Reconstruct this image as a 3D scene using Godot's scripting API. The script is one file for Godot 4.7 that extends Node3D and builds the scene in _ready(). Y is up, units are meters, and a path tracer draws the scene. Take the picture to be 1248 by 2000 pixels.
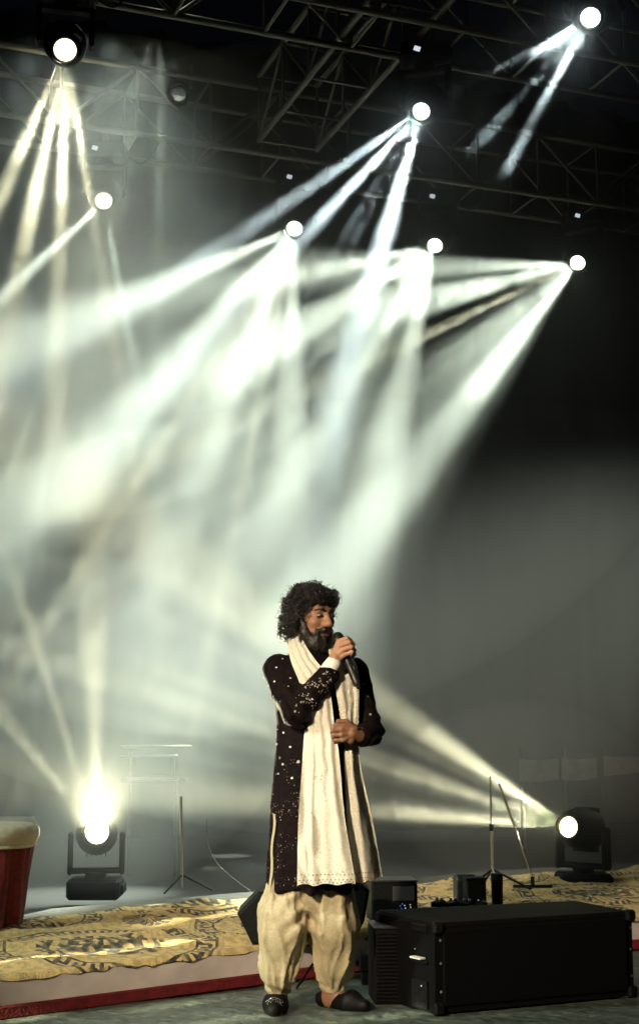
extends Node3D
# A singer with a microphone on a smoky night stage: roof trusses, beam lamps, haze, a low carpeted riser and stage gear.

var taken := {}
var M := {}
var rng := RandomNumberGenerator.new()
var noise := FastNoiseLite.new()
var chamfers := {}

# ---------------------------------------------------------------- helpers

func numbered(called: String) -> String:
	taken[called] = taken.get(called, -1) + 1
	return called if taken[called] == 0 else "%s_%03d" % [called, taken[called]]

func tag(o: Node, label: String, category := "", group := "", kind := "") -> Node:
	if label: o.set_meta("label", label)
	if category: o.set_meta("category", category)
	if group: o.set_meta("group", group)
	if kind: o.set_meta("kind", kind)
	return o

func thing(called: String, label: String, category: String, at := Vector3.ZERO, turn := 0.0, group := "") -> Node3D:
	var o := Node3D.new()
	o.name = numbered(called)
	add_child(o)
	o.position = at
	o.rotation.y = turn
	tag(o, label, category, group)
	return o

func put(called: String, mesh: Mesh, material: Material, parent: Node, at := Transform3D()) -> MeshInstance3D:
	var o := MeshInstance3D.new()
	o.name = numbered(called) if parent == self else called
	o.mesh = mesh
	o.material_override = material
	o.transform = at
	parent.add_child(o, true)
	return o

func lin(r: float, g: float, b: float) -> Color:
	return Color(r, g, b).linear_to_srgb()

func noise_texture(freq: float, seed_: int, lo: Color, hi: Color, size := 256, octaves := 4, normal := false, bump := 4.0) -> NoiseTexture2D:
	var n := FastNoiseLite.new()
	n.seed = seed_
	n.frequency = freq
	n.fractal_octaves = octaves
	var t := NoiseTexture2D.new()
	t.width = size
	t.height = size
	t.seamless = true
	t.noise = n
	if normal:
		t.as_normal_map = true
		t.bump_strength = bump
	else:
		var g := Gradient.new()
		g.set_color(0, lo)
		g.set_color(1, hi)
		t.color_ramp = g
	return t

func mat(called: String, base: Color, rough := 0.7, metal := 0.0) -> StandardMaterial3D:
	var m := StandardMaterial3D.new()
	m.resource_name = called
	m.albedo_color = base
	m.roughness = rough
	m.metallic = metal
	M[called] = m
	return m

func grain(m: StandardMaterial3D, freq: float, scale: float, dark: float, seed_: int, bump := 0.0) -> StandardMaterial3D:
	m.albedo_texture = noise_texture(freq, seed_, Color(dark, dark, dark), Color(1, 1, 1))
	m.uv1_triplanar = true
	m.uv1_world_triplanar = true
	m.uv1_scale = Vector3.ONE * scale
	if bump > 0:
		m.normal_enabled = true
		m.normal_scale = bump
		m.normal_texture = noise_texture(freq * 3.0, seed_ + 7, Color.BLACK, Color.WHITE, 256, 4, true, 6.0)
	return m

func quad(st: SurfaceTool, a: Vector3, b: Vector3, c: Vector3, d: Vector3) -> void:
	# corners run clockwise seen from the front
	for v in [a, b, c, a, c, d]: st.add_vertex(v)

func chamfer_box(size: Vector3, c := 0.01) -> Mesh:
	var key := "%s %s" % [size, c]
	if chamfers.has(key): return chamfers[key]
	var st := SurfaceTool.new()
	st.begin(Mesh.PRIMITIVE_TRIANGLES)
	st.set_smooth_group(-1)
	var h := size / 2
	var pts := []
	# convex hull of 24 points: six faces, twelve edge strips, eight corners
	var f := func(sx, sy, sz, k):
		return Vector3(sx * (h.x - (0.0 if k == 0 else c)), sy * (h.y - (0.0 if k == 1 else c)), sz * (h.z - (0.0 if k == 2 else c)))
	var tris := []
	for k in 3:
		for s in [-1, 1]:
			var u := (k + 1) % 3
			var w := (k + 2) % 3
			var q := []
			for o in [[-1, -1], [1, -1], [1, 1], [-1, 1]]:
				var sg := [0, 0, 0]
				sg[k] = s
				sg[u] = o[0]
				sg[w] = o[1]
				q.append(f.call(sg[0], sg[1], sg[2], k))
			tris.append(q)
	for k in 3:
		var u := (k + 1) % 3
		var w := (k + 2) % 3
		for su in [-1, 1]:
			for sw in [-1, 1]:
				var q := []
				for e in [[-1, u], [1, u], [1, w], [-1, w]]:
					var sg := [0, 0, 0]
					sg[k] = e[0]
					sg[u] = su
					sg[w] = sw
					q.append(f.call(sg[0], sg[1], sg[2], e[1]))
				tris.append(q)
	for sx in [-1, 1]:
		for sy in [-1, 1]:
			for sz in [-1, 1]:
				tris.append([f.call(sx, sy, sz, 0), f.call(sx, sy, sz, 1), f.call(sx, sy, sz, 2)])
	for q in tris:
		var mid := Vector3.ZERO
		for v in q: mid += v / q.size()
		var nrm: Vector3 = (q[1] - q[0]).cross(q[2] - q[0])
		if nrm.dot(mid) > 0: q.reverse()
		for v in ([q[0], q[1], q[2], q[0], q[2], q[3]] if q.size() == 4 else q): st.add_vertex(v)
	st.generate_normals()
	var mesh := st.commit()
	chamfers[key] = mesh
	return mesh

func box(called: String, parent: Node, size: Vector3, at: Vector3, material: Material, c := 0.008, basis := Basis()) -> MeshInstance3D:
	return put(called, chamfer_box(size, c), material, parent, Transform3D(basis, at))

func facing(dir: Vector3) -> Basis:
	# a basis whose Y runs along dir
	var y := dir.normalized()
	var x := y.cross(Vector3.UP if absf(y.y) < 0.95 else Vector3.RIGHT).normalized()
	return Basis(x, y, x.cross(y))

func rod(called: String, parent: Node, a: Vector3, b: Vector3, r: float, material: Material, r2 := -1.0, sides := 10) -> MeshInstance3D:
	var key := "rod %s %s %d" % [r, r2, sides]
	if not chamfers.has(key):
		var c := CylinderMesh.new()
		c.height = 1.0
		c.bottom_radius = r
		c.top_radius = r if r2 < 0 else r2
		c.radial_segments = sides
		c.rings = 1
		chamfers[key] = c
	var bs := facing(b - a)
	bs.y *= a.distance_to(b)
	return put(called, chamfers[key], material, parent, Transform3D(bs, (a + b) / 2))

func lathe(profile: Array, sides := 28) -> ArrayMesh:
	# profile: Vector2(radius, height) from the bottom up
	var st := SurfaceTool.new()
	st.begin(Mesh.PRIMITIVE_TRIANGLES)
	st.set_smooth_group(0)
	for k in profile.size() - 1:
		var p: Vector2 = profile[k]
		var q: Vector2 = profile[k + 1]
		for i in sides:
			var a := TAU * i / sides
			var b := TAU * (i + 1) / sides
			var p0 := Vector3(cos(a) * p.x, p.y, sin(a) * p.x)
			var p1 := Vector3(cos(b) * p.x, p.y, sin(b) * p.x)
			var q0 := Vector3(cos(a) * q.x, q.y, sin(a) * q.x)
			var q1 := Vector3(cos(b) * q.x, q.y, sin(b) * q.x)
			if p.x > 0: 
				for v in [p0, p1, q0]: st.add_vertex(v)
			if q.x > 0: 
				for v in [p1, q1, q0]: st.add_vertex(v)
	st.generate_normals()
	return st.commit()

func prism(plan: PackedVector2Array, y0: float, y1: float, c := 0.0) -> ArrayMesh:
	# plan: (x, z) corners; the top edge is chamfered by c
	var st := SurfaceTool.new()
	st.begin(Mesh.PRIMITIVE_TRIANGLES)
	st.set_smooth_group(-1)
	var inner := plan
	if c > 0:
		var g := Geometry2D.offset_polygon(plan, -c, Geometry2D.JOIN_MITER)
		if g.size() == 1 and g[0].size() == plan.size():
			inner = g[0]
	var rings := [[plan, y0], [plan, y1 - (c if inner != plan else 0.0)]]
	if inner != plan:
		# match the start of the inner ring to the outer one
		var best := 0
		for i in inner.size():
			if inner[i].distance_to(plan[0]) < inner[best].distance_to(plan[0]): best = i
		var turned := PackedVector2Array()
		for i in inner.size(): turned.append(inner[(i + best) % inner.size()])
		inner = turned
		rings.append([inner, y1])
	var flip := not Geometry2D.is_polygon_clockwise(plan)
	for k in rings.size() - 1:
		for i in plan.size():
			var j := (i + 1) % plan.size()
			var a := Vector3(rings[k][0][i].x, rings[k][1], rings[k][0][i].y)
			var b := Vector3(rings[k][0][j].x, rings[k][1], rings[k][0][j].y)
			var cc := Vector3(rings[k + 1][0][j].x, rings[k + 1][1], rings[k + 1][0][j].y)
			var d := Vector3(rings[k + 1][0][i].x, rings[k + 1][1], rings[k + 1][0][i].y)
			if flip: quad(st, a, d, cc, b)
			else: quad(st, a, b, cc, d)
	var idx := Geometry2D.triangulate_polygon(inner)
	for i in range(0, idx.size(), 3):
		var t := [inner[idx[i]], inner[idx[i + 1]], inner[idx[i + 2]]]
		var area: float = (t[1] - t[0]).cross(t[2] - t[0])
		if area < 0: t.reverse()
		for v in t: st.add_vertex(Vector3(v.x, y1, v.y))
		t.reverse()
		for v in t: st.add_vertex(Vector3(v.x, y0, v.y))
	st.generate_normals()
	return st.commit()

func tube_mesh(path: PackedVector3Array, radius: Callable, sides := 8) -> ArrayMesh:
	var st := SurfaceTool.new()
	st.begin(Mesh.PRIMITIVE_TRIANGLES)
	add_tube(st, path, radius, sides)
	st.generate_normals()
	return st.commit()

func add_tube(st: SurfaceTool, path: PackedVector3Array, radius: Callable, sides := 8) -> void:
	st.set_smooth_group(0)
	var rings := []
	var side := Vector3.ZERO
	for i in path.size():
		var dir := (path[mini(i + 1, path.size() - 1)] - path[maxi(i - 1, 0)]).normalized()
		if side == Vector3.ZERO: side = dir.cross(Vector3.UP if absf(dir.y) < 0.9 else Vector3.RIGHT).normalized()
		side = (side - dir * side.dot(dir)).normalized()
		var other := side.cross(dir)
		var r: float = radius.call(float(i) / (path.size() - 1))
		var ring := PackedVector3Array()
		for k in sides:
			var a := TAU * k / sides
			ring.append(path[i] + (side * cos(a) + other * sin(a)) * r)
		rings.append(ring)
	for i in path.size() - 1:
		for k in sides:
			var l := (k + 1) % sides
			quad(st, rings[i][k], rings[i][l], rings[i + 1][l], rings[i + 1][k])
	for k in range(1, sides - 1):
		for v in [rings[0][0], rings[0][k + 1], rings[0][k]]: st.add_vertex(v)
		var e: PackedVector3Array = rings[-1]
		for v in [e[0], e[k], e[k + 1]]: st.add_vertex(v)

func curve_points(pts: Array, step := 0.03) -> PackedVector3Array:
	var c := Curve3D.new()
	for i in pts.size():
		var t: Vector3 = (pts[mini(i + 1, pts.size() - 1)] - pts[maxi(i - 1, 0)]) / 6.0
		c.add_point(pts[i], -t, t)
	c.bake_interval = step
	return c.get_baked_points()

func cable(called: String, label: String, pts: Array, r: float, material: Material) -> MeshInstance3D:
	var o := put(called, tube_mesh(curve_points(pts), func(_t): return r, 7), material, self)
	tag(o, label, "cable")
	return o

# a sheet of cloth with thickness; rows is an array of PackedVector3Array, all of one length; returns an ArrayMesh with uv
func sheet(rows: Array, thick: float) -> ArrayMesh:
	var nr := rows.size()
	var nc: int = rows[0].size()
	var nrm := []
	for i in nr:
		var line := PackedVector3Array()
		for j in nc:
			var du: Vector3 = rows[i][mini(j + 1, nc - 1)] - rows[i][maxi(j - 1, 0)]
			var dv: Vector3 = rows[mini(i + 1, nr - 1)][j] - rows[maxi(i - 1, 0)][j]
			line.append(du.cross(dv).normalized())
		nrm.append(line)
	var verts := PackedVector3Array()
	var norms := PackedVector3Array()
	var uvs := PackedVector2Array()
	var idx := PackedInt32Array()
	for s in [1, -1]:
		for i in nr:
			for j in nc:
				verts.append(rows[i][j] + nrm[i][j] * thick * 0.5 * s)
				norms.append(nrm[i][j] * s)
				uvs.append(Vector2(float(j) / (nc - 1), float(i) / (nr - 1)))
	var off := nr * nc
	for i in nr - 1:
		for j in nc - 1:
			var a := i * nc + j
			var q := [a, a + nc, a + nc + 1, a + 1]
			for t in [q[0], q[1], q[2], q[0], q[2], q[3]]: idx.append(t)
			for t in [q[0], q[2], q[1], q[0], q[3], q[2]]: idx.append(t + off)
	var rim := []
	for j in nc: rim.append(j)
	for i in range(1, nr): rim.append(i * nc + nc - 1)
	for j in range(nc - 2, -1, -1): rim.append((nr - 1) * nc + j)
	for i in range(nr - 2, 0, -1): rim.append(i * nc)
	for k in rim.size():
		var a: int = rim[k]
		var b: int = rim[(k + 1) % rim.size()]
		for t in [a, b, b + off, a, b + off, a + off]: idx.append(t)
	var arr := []
	arr.resize(Mesh.ARRAY_MAX)
	arr[Mesh.ARRAY_VERTEX] = verts
	arr[Mesh.ARRAY_NORMAL] = norms
	arr[Mesh.ARRAY_TEX_UV] = uvs
	arr[Mesh.ARRAY_INDEX] = idx
	var mesh := ArrayMesh.new()
	mesh.add_surface_from_arrays(Mesh.PRIMITIVE_TRIANGLES, arr)
	return mesh

# ---------------------------------------------------------------- smooth bodies from tapered capsules

func cap(a: Vector3, b: Vector3, ra: float, rb := -1.0, squash := Vector3.ONE) -> Array:
	# squash > 1 on an axis makes the capsule thinner along it
	return [a * squash, b * squash, ra, ra if rb < 0 else rb, squash, maxf((b - a).length_squared(), 0.0), 1.0 / maxf(squash.x, maxf(squash.y, squash.z))]

func ball(at: Vector3, r: Vector3) -> Array:
	var big := maxf(r.x, maxf(r.y, r.z))
	return cap(at, at, big, big, Vector3(big / r.x, big / r.y, big / r.z))

func cap_distance(p: Vector3, c: Array) -> float:
	var a: Vector3 = c[0]
	var b: Vector3 = c[1]
	var q: Vector3 = p * (c[4] as Vector3) - a
	var ba := b - a
	var l := ba.length_squared()
	if l < 1e-9:
		# first-order distance to an ellipsoid
		var s: Vector3 = c[4]
		var ql := q.length()
		if ql < 1e-6: return -float(c[2]) * float(c[6])
		var g := (q * s).length() / ql
		return (ql - float(c[2])) / maxf(g, 0.3)
	var h := clampf(q.dot(ba) / l, 0.0, 1.0)
	return ((q - ba * h).length() - lerpf(c[2], c[3], h)) * (1.0 if c[4] == Vector3.ONE else float(c[6]) * 1.3)

func smin(a: float, b: float, k: float) -> float:
	var h := maxf(k - absf(a - b), 0.0) / k
	return minf(a, b) - h * h * k * 0.25

# out: {v, n, i, c}; base(p) is a further solid, bend(p, d) shapes the distance, tint(p, normal) colours the vertices
func net(out: Dictionary, prims: Array, k: float, cell: float, at := Transform3D(), base = null, bend = null, dents := [], tint = null, lo = null, hi = null) -> void:
	if lo == null:
		lo = Vector3.INF
		hi = -Vector3.INF
		for c in prims:
			for e in [[0, 2], [1, 3]]:
				var s: Vector3 = c[4]
				var r: Vector3 = Vector3.ONE * c[e[1]] / s
				var q: Vector3 = c[e[0]] / s
				lo = lo.min(q - r)
				hi = hi.max(q + r)
		lo -= Vector3.ONE * (cell * 3 + 0.01)
		hi += Vector3.ONE * (cell * 3 + 0.01)
	var B := 6
	var nb := Vector3i(((hi - lo) / (cell * B)).ceil())
	var nx := nb.x * B + 1
	var ny := nb.y * B + 1
	var nz := nb.z * B + 1
	var vals := PackedFloat32Array()
	vals.resize(nx * ny * nz)
	vals.fill(1e9)
	var where := PackedInt32Array()
	where.resize(nx * ny * nz)
	where.fill(-1)
	var active := []
	var reach := cell * B * 0.87 + k + 0.02
	for bx in nb.x:
		for by in nb.y:
			for bz in nb.z:
				var mid: Vector3 = lo + (Vector3(bx, by, bz) + Vector3.ONE * 0.5) * cell * B
				var near := []
				var dm := 1e9
				for c in prims:
					var d := cap_distance(mid, c)
					if d < reach * 1.6: near.append(c)
					dm = minf(dm, d)
				if base != null: dm = minf(dm, base.call(mid))
				if absf(dm) > reach * 1.5: continue
				active.append(Vector3i(bx, by, bz))
				for i in B + 1:
					for j in B + 1:
						for l in B + 1:
							var at_ := ((bx * B + i) * ny + by * B + j) * nz + bz * B + l
							if vals[at_] < 1e8: continue
							var p: Vector3 = lo + Vector3(bx * B + i, by * B + j, bz * B + l) * cell
							var d := 1.0
							if base != null: d = base.call(p)
							for c in near: d = smin(d, cap_distance(p, c), k)
							for c in dents: d = -smin(-d, cap_distance(p, c), 0.008)
							if bend != null: d = bend.call(p, d)
							vals[at_] = d
	var verts: PackedVector3Array = out.v
	var first := verts.size()
	var steps := [0, 1, nz, nz + 1, ny * nz, ny * nz + 1, ny * nz + nz, ny * nz + nz + 1]
	var offs := [Vector3(0, 0, 0), Vector3(0, 0, 1), Vector3(0, 1, 0), Vector3(0, 1, 1), Vector3(1, 0, 0), Vector3(1, 0, 1), Vector3(1, 1, 0), Vector3(1, 1, 1)]
	var edges := [[0, 1], [2, 3], [4, 5], [6, 7], [0, 2], [1, 3], [4, 6], [5, 7], [0, 4], [1, 5], [2, 6], [3, 7]]
	for b in active:
		for i in B:
			for j in B:
				for l in B:
					var n: int = ((b.x * B + i) * ny + b.y * B + j) * nz + b.z * B + l
					var inside := 0
					for s in steps:
						if vals[n + s] < 0: inside += 1
					if inside == 0 or inside == 8: continue
					var sum := Vector3.ZERO
					var count := 0
					for e in edges:
						var va := vals[n + steps[e[0]]]
						var vb := vals[n + steps[e[1]]]
						if (va < 0) == (vb < 0): continue
						sum += (offs[e[0]] as Vector3).lerp(offs[e[1]], va / (va - vb))
						count += 1
					where[n] = verts.size()
					verts.append(lo + (Vector3(b.x * B + i, b.y * B + j, b.z * B + l) + sum / count) * cell)
	var idx := PackedInt32Array()
	var dirs := [[ny * nz, nz, 1], [nz, 1, ny * nz], [1, ny * nz, nz]]
	for b in active:
		for i in B:
			for j in B:
				for l in B:
					var n: int = ((b.x * B + i) * ny + b.y * B + j) * nz + b.z * B + l
					if where[n] < 0: continue
					for d in dirs:
						var far := vals[n + d[0]]
						if (vals[n] < 0) == (far < 0): continue
						if n - d[1] - d[2] < 0: continue
						var q := [where[n], where[n - d[1]], where[n - d[1] - d[2]], where[n - d[2]]]
						if q.min() < 0: continue
						if vals[n] < 0: q.reverse()
						for t in [q[0], q[1], q[2], q[0], q[2], q[3]]: idx.append(t)
	var norms := PackedVector3Array()
	norms.resize(verts.size() - first)
	for i in range(0, idx.size(), 3):
		var nrm := (verts[idx[i + 2]] - verts[idx[i]]).cross(verts[idx[i + 1]] - verts[idx[i]])
		for t in 3: norms[idx[i + t] - first] += nrm
	for i in norms.size():
		var nn := norms[i].normalized()
		if tint != null: out.c.append(tint.call(verts[first + i], nn))
		verts[first + i] = at * verts[first + i]
		out.n.append((at.basis * nn).normalized())
	out.v = verts
	var all: PackedInt32Array = out.i
	all.append_array(idx)
	out.i = all

func fresh() -> Dictionary:
	return {"v": PackedVector3Array(), "n": PackedVector3Array(), "i": PackedInt32Array(), "c": PackedColorArray()}

func finish(out: Dictionary) -> ArrayMesh:
	var arr := []
	arr.resize(Mesh.ARRAY_MAX)
	arr[Mesh.ARRAY_VERTEX] = out.v
	arr[Mesh.ARRAY_NORMAL] = out.n
	if out.c.size() == out.v.size(): arr[Mesh.ARRAY_COLOR] = out.c
	arr[Mesh.ARRAY_INDEX] = out.i
	var mesh := ArrayMesh.new()
	mesh.add_surface_from_arrays(Mesh.PRIMITIVE_TRIANGLES, arr)
	return mesh

# ---------------------------------------------------------------- stage lamps, trusses, smoke

const COOL := Color(0.945, 1.0, 0.915)
const ICE := Color(0.9, 0.98, 1.0)
const WARM := Color(1.0, 0.975, 0.8)

# A moving-head beam lamp. lens: centre of its lens; aim: where the head points; beams: [target, half angle, energy, colour]
func moving_head(label: String, group: String, lens: Vector3, aim: Vector3, hung: bool, beams: Array, glow := 5.0, tone := COOL, lens_radius := 0.072) -> Node3D:
	var dir := (aim - lens).normalized()
	var pivot := lens - dir * 0.2
	var up := Vector3.UP if hung else Vector3.DOWN
	var foot := pivot + up * 0.34
	var t := thing("moving_head", label, "stage light", foot, 0.0, group)
	var hub := pivot - foot
	var yaw := Basis(Vector3.UP, atan2(dir.x, dir.z))
	var base := box("base", t, Vector3(0.34, 0.13, 0.26), Vector3.ZERO, M.lamp_black, 0.02)
	if hung: box("display", base, Vector3(0.045, 0.035, 0.006), Vector3(-0.06, -0.005 if hung else 0.0, 0.1325), M.display, 0.002, Basis(Vector3.FORWARD, 0.3))
	box("handle", base, Vector3(0.02, 0.06, 0.16), Vector3(0.18, 0, 0), M.lamp_black, 0.006)
	var head_basis := facing(dir)
	# the pan bearing and the yoke
	rod("pan_bearing", t, Vector3.ZERO - up * 0.06, -up * 0.1, 0.07, M.lamp_black)
	var arms := Node3D.new()
	arms.name = "yoke"
	t.add_child(arms)
	box("yoke_bridge", arms, Vector3(0.36, 0.035, 0.08), yaw * Vector3(0, -up.y * 0.11, 0), M.lamp_black, 0.01, yaw)
	for s in [-1, 1]:
		box("yoke_arm", arms, Vector3(0.035, 0.27, 0.09), hub * 0.5 + yaw * Vector3(0.165 * s, -up.y * 0.05, 0), M.lamp_black, 0.012, yaw)
	# the head: a rounded barrel that ends in a recessed lens
	var barrel := lathe([Vector2(0, -0.17), Vector2(0.07, -0.168), Vector2(0.105, -0.14), Vector2(0.13, -0.08), Vector2(0.135, 0.0), Vector2(0.125, 0.09), Vector2(0.105, 0.17), Vector2(lens_radius + 0.018, 0.2), Vector2(lens_radius + 0.004, 0.2), Vector2(lens_radius + 0.002, 0.178), Vector2(0, 0.176)])
	var head := put("head", barrel, M.lamp_black, t, Transform3D(head_basis, hub))
	put("lens_ring", lathe([Vector2(lens_radius - 0.006, 0.186), Vector2(lens_radius + 0.003, 0.186), Vector2(lens_radius + 0.003, 0.194), Vector2(lens_radius - 0.006, 0.194)]), M.lens_ring, head)
	var glass := StandardMaterial3D.new()
	glass.resource_name = "lens_glow"
	glass.albedo_color = Color(0.9, 0.9, 0.85)
	glass.emission_enabled = true
	glass.emission = tone
	glass.emission_energy_multiplier = glow
	put("lens", lathe([Vector2(lens_radius - 0.006, 0.185), Vector2(lens_radius * 0.75, 0.193), Vector2(lens_radius * 0.4, 0.198), Vector2(0, 0.2)]), glass, head)
	for k in 5:
		box("cooling_fin", head, Vector3(0.004, 0.12, 0.28), Vector3(-0.06 + 0.03 * k, -0.06, 0), M.lamp_black, 0.001)
	if hung:
		put("power_cable", tube_mesh(curve_points([Vector3(0.17, 0.0, -0.05), Vector3(0.3, -0.06, -0.05), Vector3(0.42, 0.08, -0.04), Vector3(0.46, 0.2, -0.02)]), func(_f): return 0.008, 6), M.lamp_black, t)
		box("clamp", t, Vector3(0.05, 0.1, 0.05), Vector3(0, 0.11, 0), M.truss_metal, 0.006)
	# besides its rays a lens strews a little light all round
	var all := beams + ([[lens + dir, 46.0, 0.32, tone, 1.0]] if group else [])
	for b in all:
		var to: Vector3 = (b[0] - lens).normalized()
		var s := SpotLight3D.new()
		s.name = "beam"
		t.add_child(s, true)
		s.position = lens - foot + dir * 0.03 + (to - dir * to.dot(dir)) * 0.012
		s.basis = Basis.looking_at(to, Vector3.UP if absf(to.y) < 0.97 else Vector3.RIGHT)
		s.spot_angle = b[1]
		s.spot_angle_attenuation = b[4] if b.size() > 4 else (1.0 if b[1] > 1.2 else 0.5)
		s.light_energy = b[2]
		s.light_color = b[3] if b.size() > 3 else tone
		s.light_size = 0.025
		s.spot_range = 40.0
		s.spot_attenuation = 2.0
		s.shadow_enabled = true
	return t

func truss(label: String, a: Vector3, b: Vector3, high: float, wide: float, bays: int) -> Node3D:
	# a, b: ends of the middle line of its lower side
	var t := thing("roof_truss", label, "truss", a, 0.0, "roof trusses over the stage")
	var along := (b - a) / bays
	var side := along.cross(Vector3.UP).normalized() * wide / 2
	var up := Vector3.UP * high
	for s in [-1, 1]:
		rod("chord", t, side * s, b - a + side * s, 0.025, M.truss_metal)
		rod("chord", t, side * s + up, b - a + side * s + up, 0.025, M.truss_metal)
	for i in bays:
		var p := along * i
		for s in [-1, 1]:
			rod("upright", t, p + side * s, p + side * s + up, 0.013, M.truss_metal, -1, 7)
			if i % 2 == 0: rod("diagonal", t, p + side * s, p + along + side * s + up, 0.014, M.truss_metal, -1, 7)
			else: rod("diagonal", t, p + side * s + up, p + along + side * s, 0.014, M.truss_metal, -1, 7)
		for v in [Vector3.ZERO, up]:
			rod("cross_bar", t, p - side + v, p + side + v, 0.012, M.truss_metal, -1, 7)
	return t

func puff(parent: Node, at: Vector3, size: Vector3, density: float, turn := Vector3.ZERO, layers := 1) -> void:
	for k in layers:
		var f := FogVolume.new()
		f.name = "smoke_puff"
		f.shape = RenderingServer.FOG_VOLUME_SHAPE_ELLIPSOID
		f.size = size * (1.0 - 0.6 * k / layers)
		f.position = at
		f.rotation = turn
		var m := FogMaterial.new()
		m.resource_name = "smoke"
		m.density = density / layers
		m.albedo = Color(0.97, 0.98, 0.97)
		f.material = m
		parent.add_child(f, true)

func wisps(parent: Node, at: Vector3, to: Vector3, spread: float, n: int, small: float, big: float, density: float) -> void:
	for i in n:
		var p := at.lerp(to, rng.randf()) + Vector3(rng.randfn(), rng.randfn(), rng.randfn()) * spread
		var s := rng.randf_range(small, big)
		puff(parent, p, Vector3(s * rng.randf_range(0.8, 1.7), s * rng.randf_range(0.6, 1.1), s * rng.randf_range(0.8, 1.3)), density * rng.randf_range(0.5, 1.4), Vector3(rng.randf(), rng.randf(), rng.randf()) * TAU)

func build_smoke() -> void:
	var s := Node3D.new()
	s.name = "smoke"
	add_child(s)
	tag(s, "white stage smoke drifting behind the singer and through the light beams", "smoke", "", "stuff")
	puff(s, Vector3(0.063, 2.744, -10.5), Vector3(10.0, 7.0, 6.8), 0.018)
	puff(s, Vector3(-0.322, 3.654, -10.1), Vector3(6.6, 5.0, 4.6), 0.05, Vector3(0, 0, 0.3))
	puff(s, Vector3(-1.731, 4.189, -9.3), Vector3(4.4, 3.3, 3.4), 0.05, Vector3(0, 0, 0.2))
	puff(s, Vector3(0.719, 1.911, -9.9), Vector3(8.2, 3.1, 4.2), 0.042)
	puff(s, Vector3(1.309, 0.725, -9.1), Vector3(1.7, 1.2, 1.4), 0.05)
	puff(s, Vector3(1.851, 4.756, -11.6), Vector3(2.4, 2.0, 2.2), 0.03)
	puff(s, Vector3(-1.597, 1.183, -9.2), Vector3(2.8, 2.2, 2.2), 0.04)
	puff(s, Vector3(1.259, 4.859, -7.5), Vector3(1.5, 1.3, 1.4), 0.05)
	puff(s, Vector3(0.34, 4.859, -9.1), Vector3(2.0, 1.8, 1.8), 0.045)
	# ragged smoke along the rays of the upper lamps
	var a: Vector3 = Vector3(-1.569, 5.282, -8)
	for q in [[Vector3(-1.701, 4.272, -8.7), 5], [Vector3(-1.452, 4.272, -8.7), 4], [Vector3(-1.959, 4.132, -8.7), 3], [Vector3(-2.171, 4.448, -8.7), 3]]:
		wisps(s, a.lerp(q[0], 0.34), a.lerp(q[0], 0.75), 0.05, q[1], 0.18, 0.42, 0.12)
	var j: Vector3 = Vector3(-1.099, 6.404, -9)
	wisps(s, j.lerp(Vector3(-1.364, 4.167, -8.6), 0.5), j.lerp(Vector3(-1.364, 4.167, -8.6), 0.85), 0.05, 5, 0.16, 0.34, 0.14)
	wisps(s, j.lerp(Vector3(-1.065, 4.522, -8.8), 0.62), j.lerp(Vector3(-1.065, 4.522, -8.8), 0.9), 0.05, 4, 0.14, 0.3, 0.12)
	var k: Vector3 = Vector3(-0.829, 7, -9.2)
	wisps(s, k.lerp(Vector3(-1.509, 4.954, -8.8), 0.66), k.lerp(Vector3(-1.509, 4.954, -8.8), 1.0), 0.07, 8, 0.16, 0.34, 0.16)
	var c: Vector3 = Vector3(0.689, 5.28, -8.86)
	for q in [[Vector3(-0.233, 4.809, -9.4), 8], [Vector3(-0.087, 4.6, -9.4), 7], [Vector3(0.076, 4.372, -9.4), 5], [Vector3(0.366, 4.297, -9.4), 8]]:
		wisps(s, c.lerp(q[0], 0.1), c.lerp(q[0], 0.9), 0.08, q[1] / 2, 0.3, 0.62, 0.06)
	var d: Vector3 = Vector3(1.593, 5.278, -7.6)
	for q in [[Vector3(0.908, 4.715, -7.3), 0.15, 1.0, 9], [Vector3(1.162, 4.502, -7.3), 0.25, 0.95, 7], [Vector3(1.14, 4.791, -7.3), 0.2, 1.0, 6], [Vector3(0.459, 3.954, -7.6), 0.42, 1.0, 10], [Vector3(0.905, 4.024, -7.5), 0.68, 1.02, 8], [Vector3(0.655, 4.471, -7.4), 0.85, 1.0, 4]]:
		wisps(s, d.lerp(q[0], q[1]), d.lerp(q[0], q[2]), 0.05, q[3], 0.18, 0.38, 0.14)
	wisps(s, Vector3(-0.097, 5.135, -10.4), Vector3(-0.925, 4.707, -9.8), 0.12, 8, 0.25, 0.6, 0.08)
	# billows inside the bright middle
	wisps(s, Vector3(-1.812, 2.756, -9.2), Vector3(0.663, 4.353, -9.8), 0.55, 6, 0.5, 1.2, 0.03)
	wisps(s, Vector3(-1.576, 1.709, -9), Vector3(0.972, 2.612, -9.4), 0.5, 5, 0.6, 1.3, 0.018)

# ---------------------------------------------------------------- the singer

# rows of the jacket's trunk: height, middle x, middle z, half width, half depth
var trunk := [
	[0.488, 0.004, -0.01, 0.196, 0.150], [0.583, 0.004, -0.01, 0.192, 0.148], [0.77, 0.009, -0.01, 0.186, 0.140], [0.938, 0.011, -0.005, 0.178, 0.132],
	[1.086, 0.015, 0.0, 0.168, 0.120], [1.193, 0.013, 0.0, 0.166, 0.116], [1.3, 0.009, 0.0, 0.172, 0.118], [1.386, 0.004, 0.0, 0.168, 0.112],
	[1.434, -0.002, -0.01, 0.120, 0.09], [1.468, -0.007, -0.015, 0.075, 0.07]]

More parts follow.
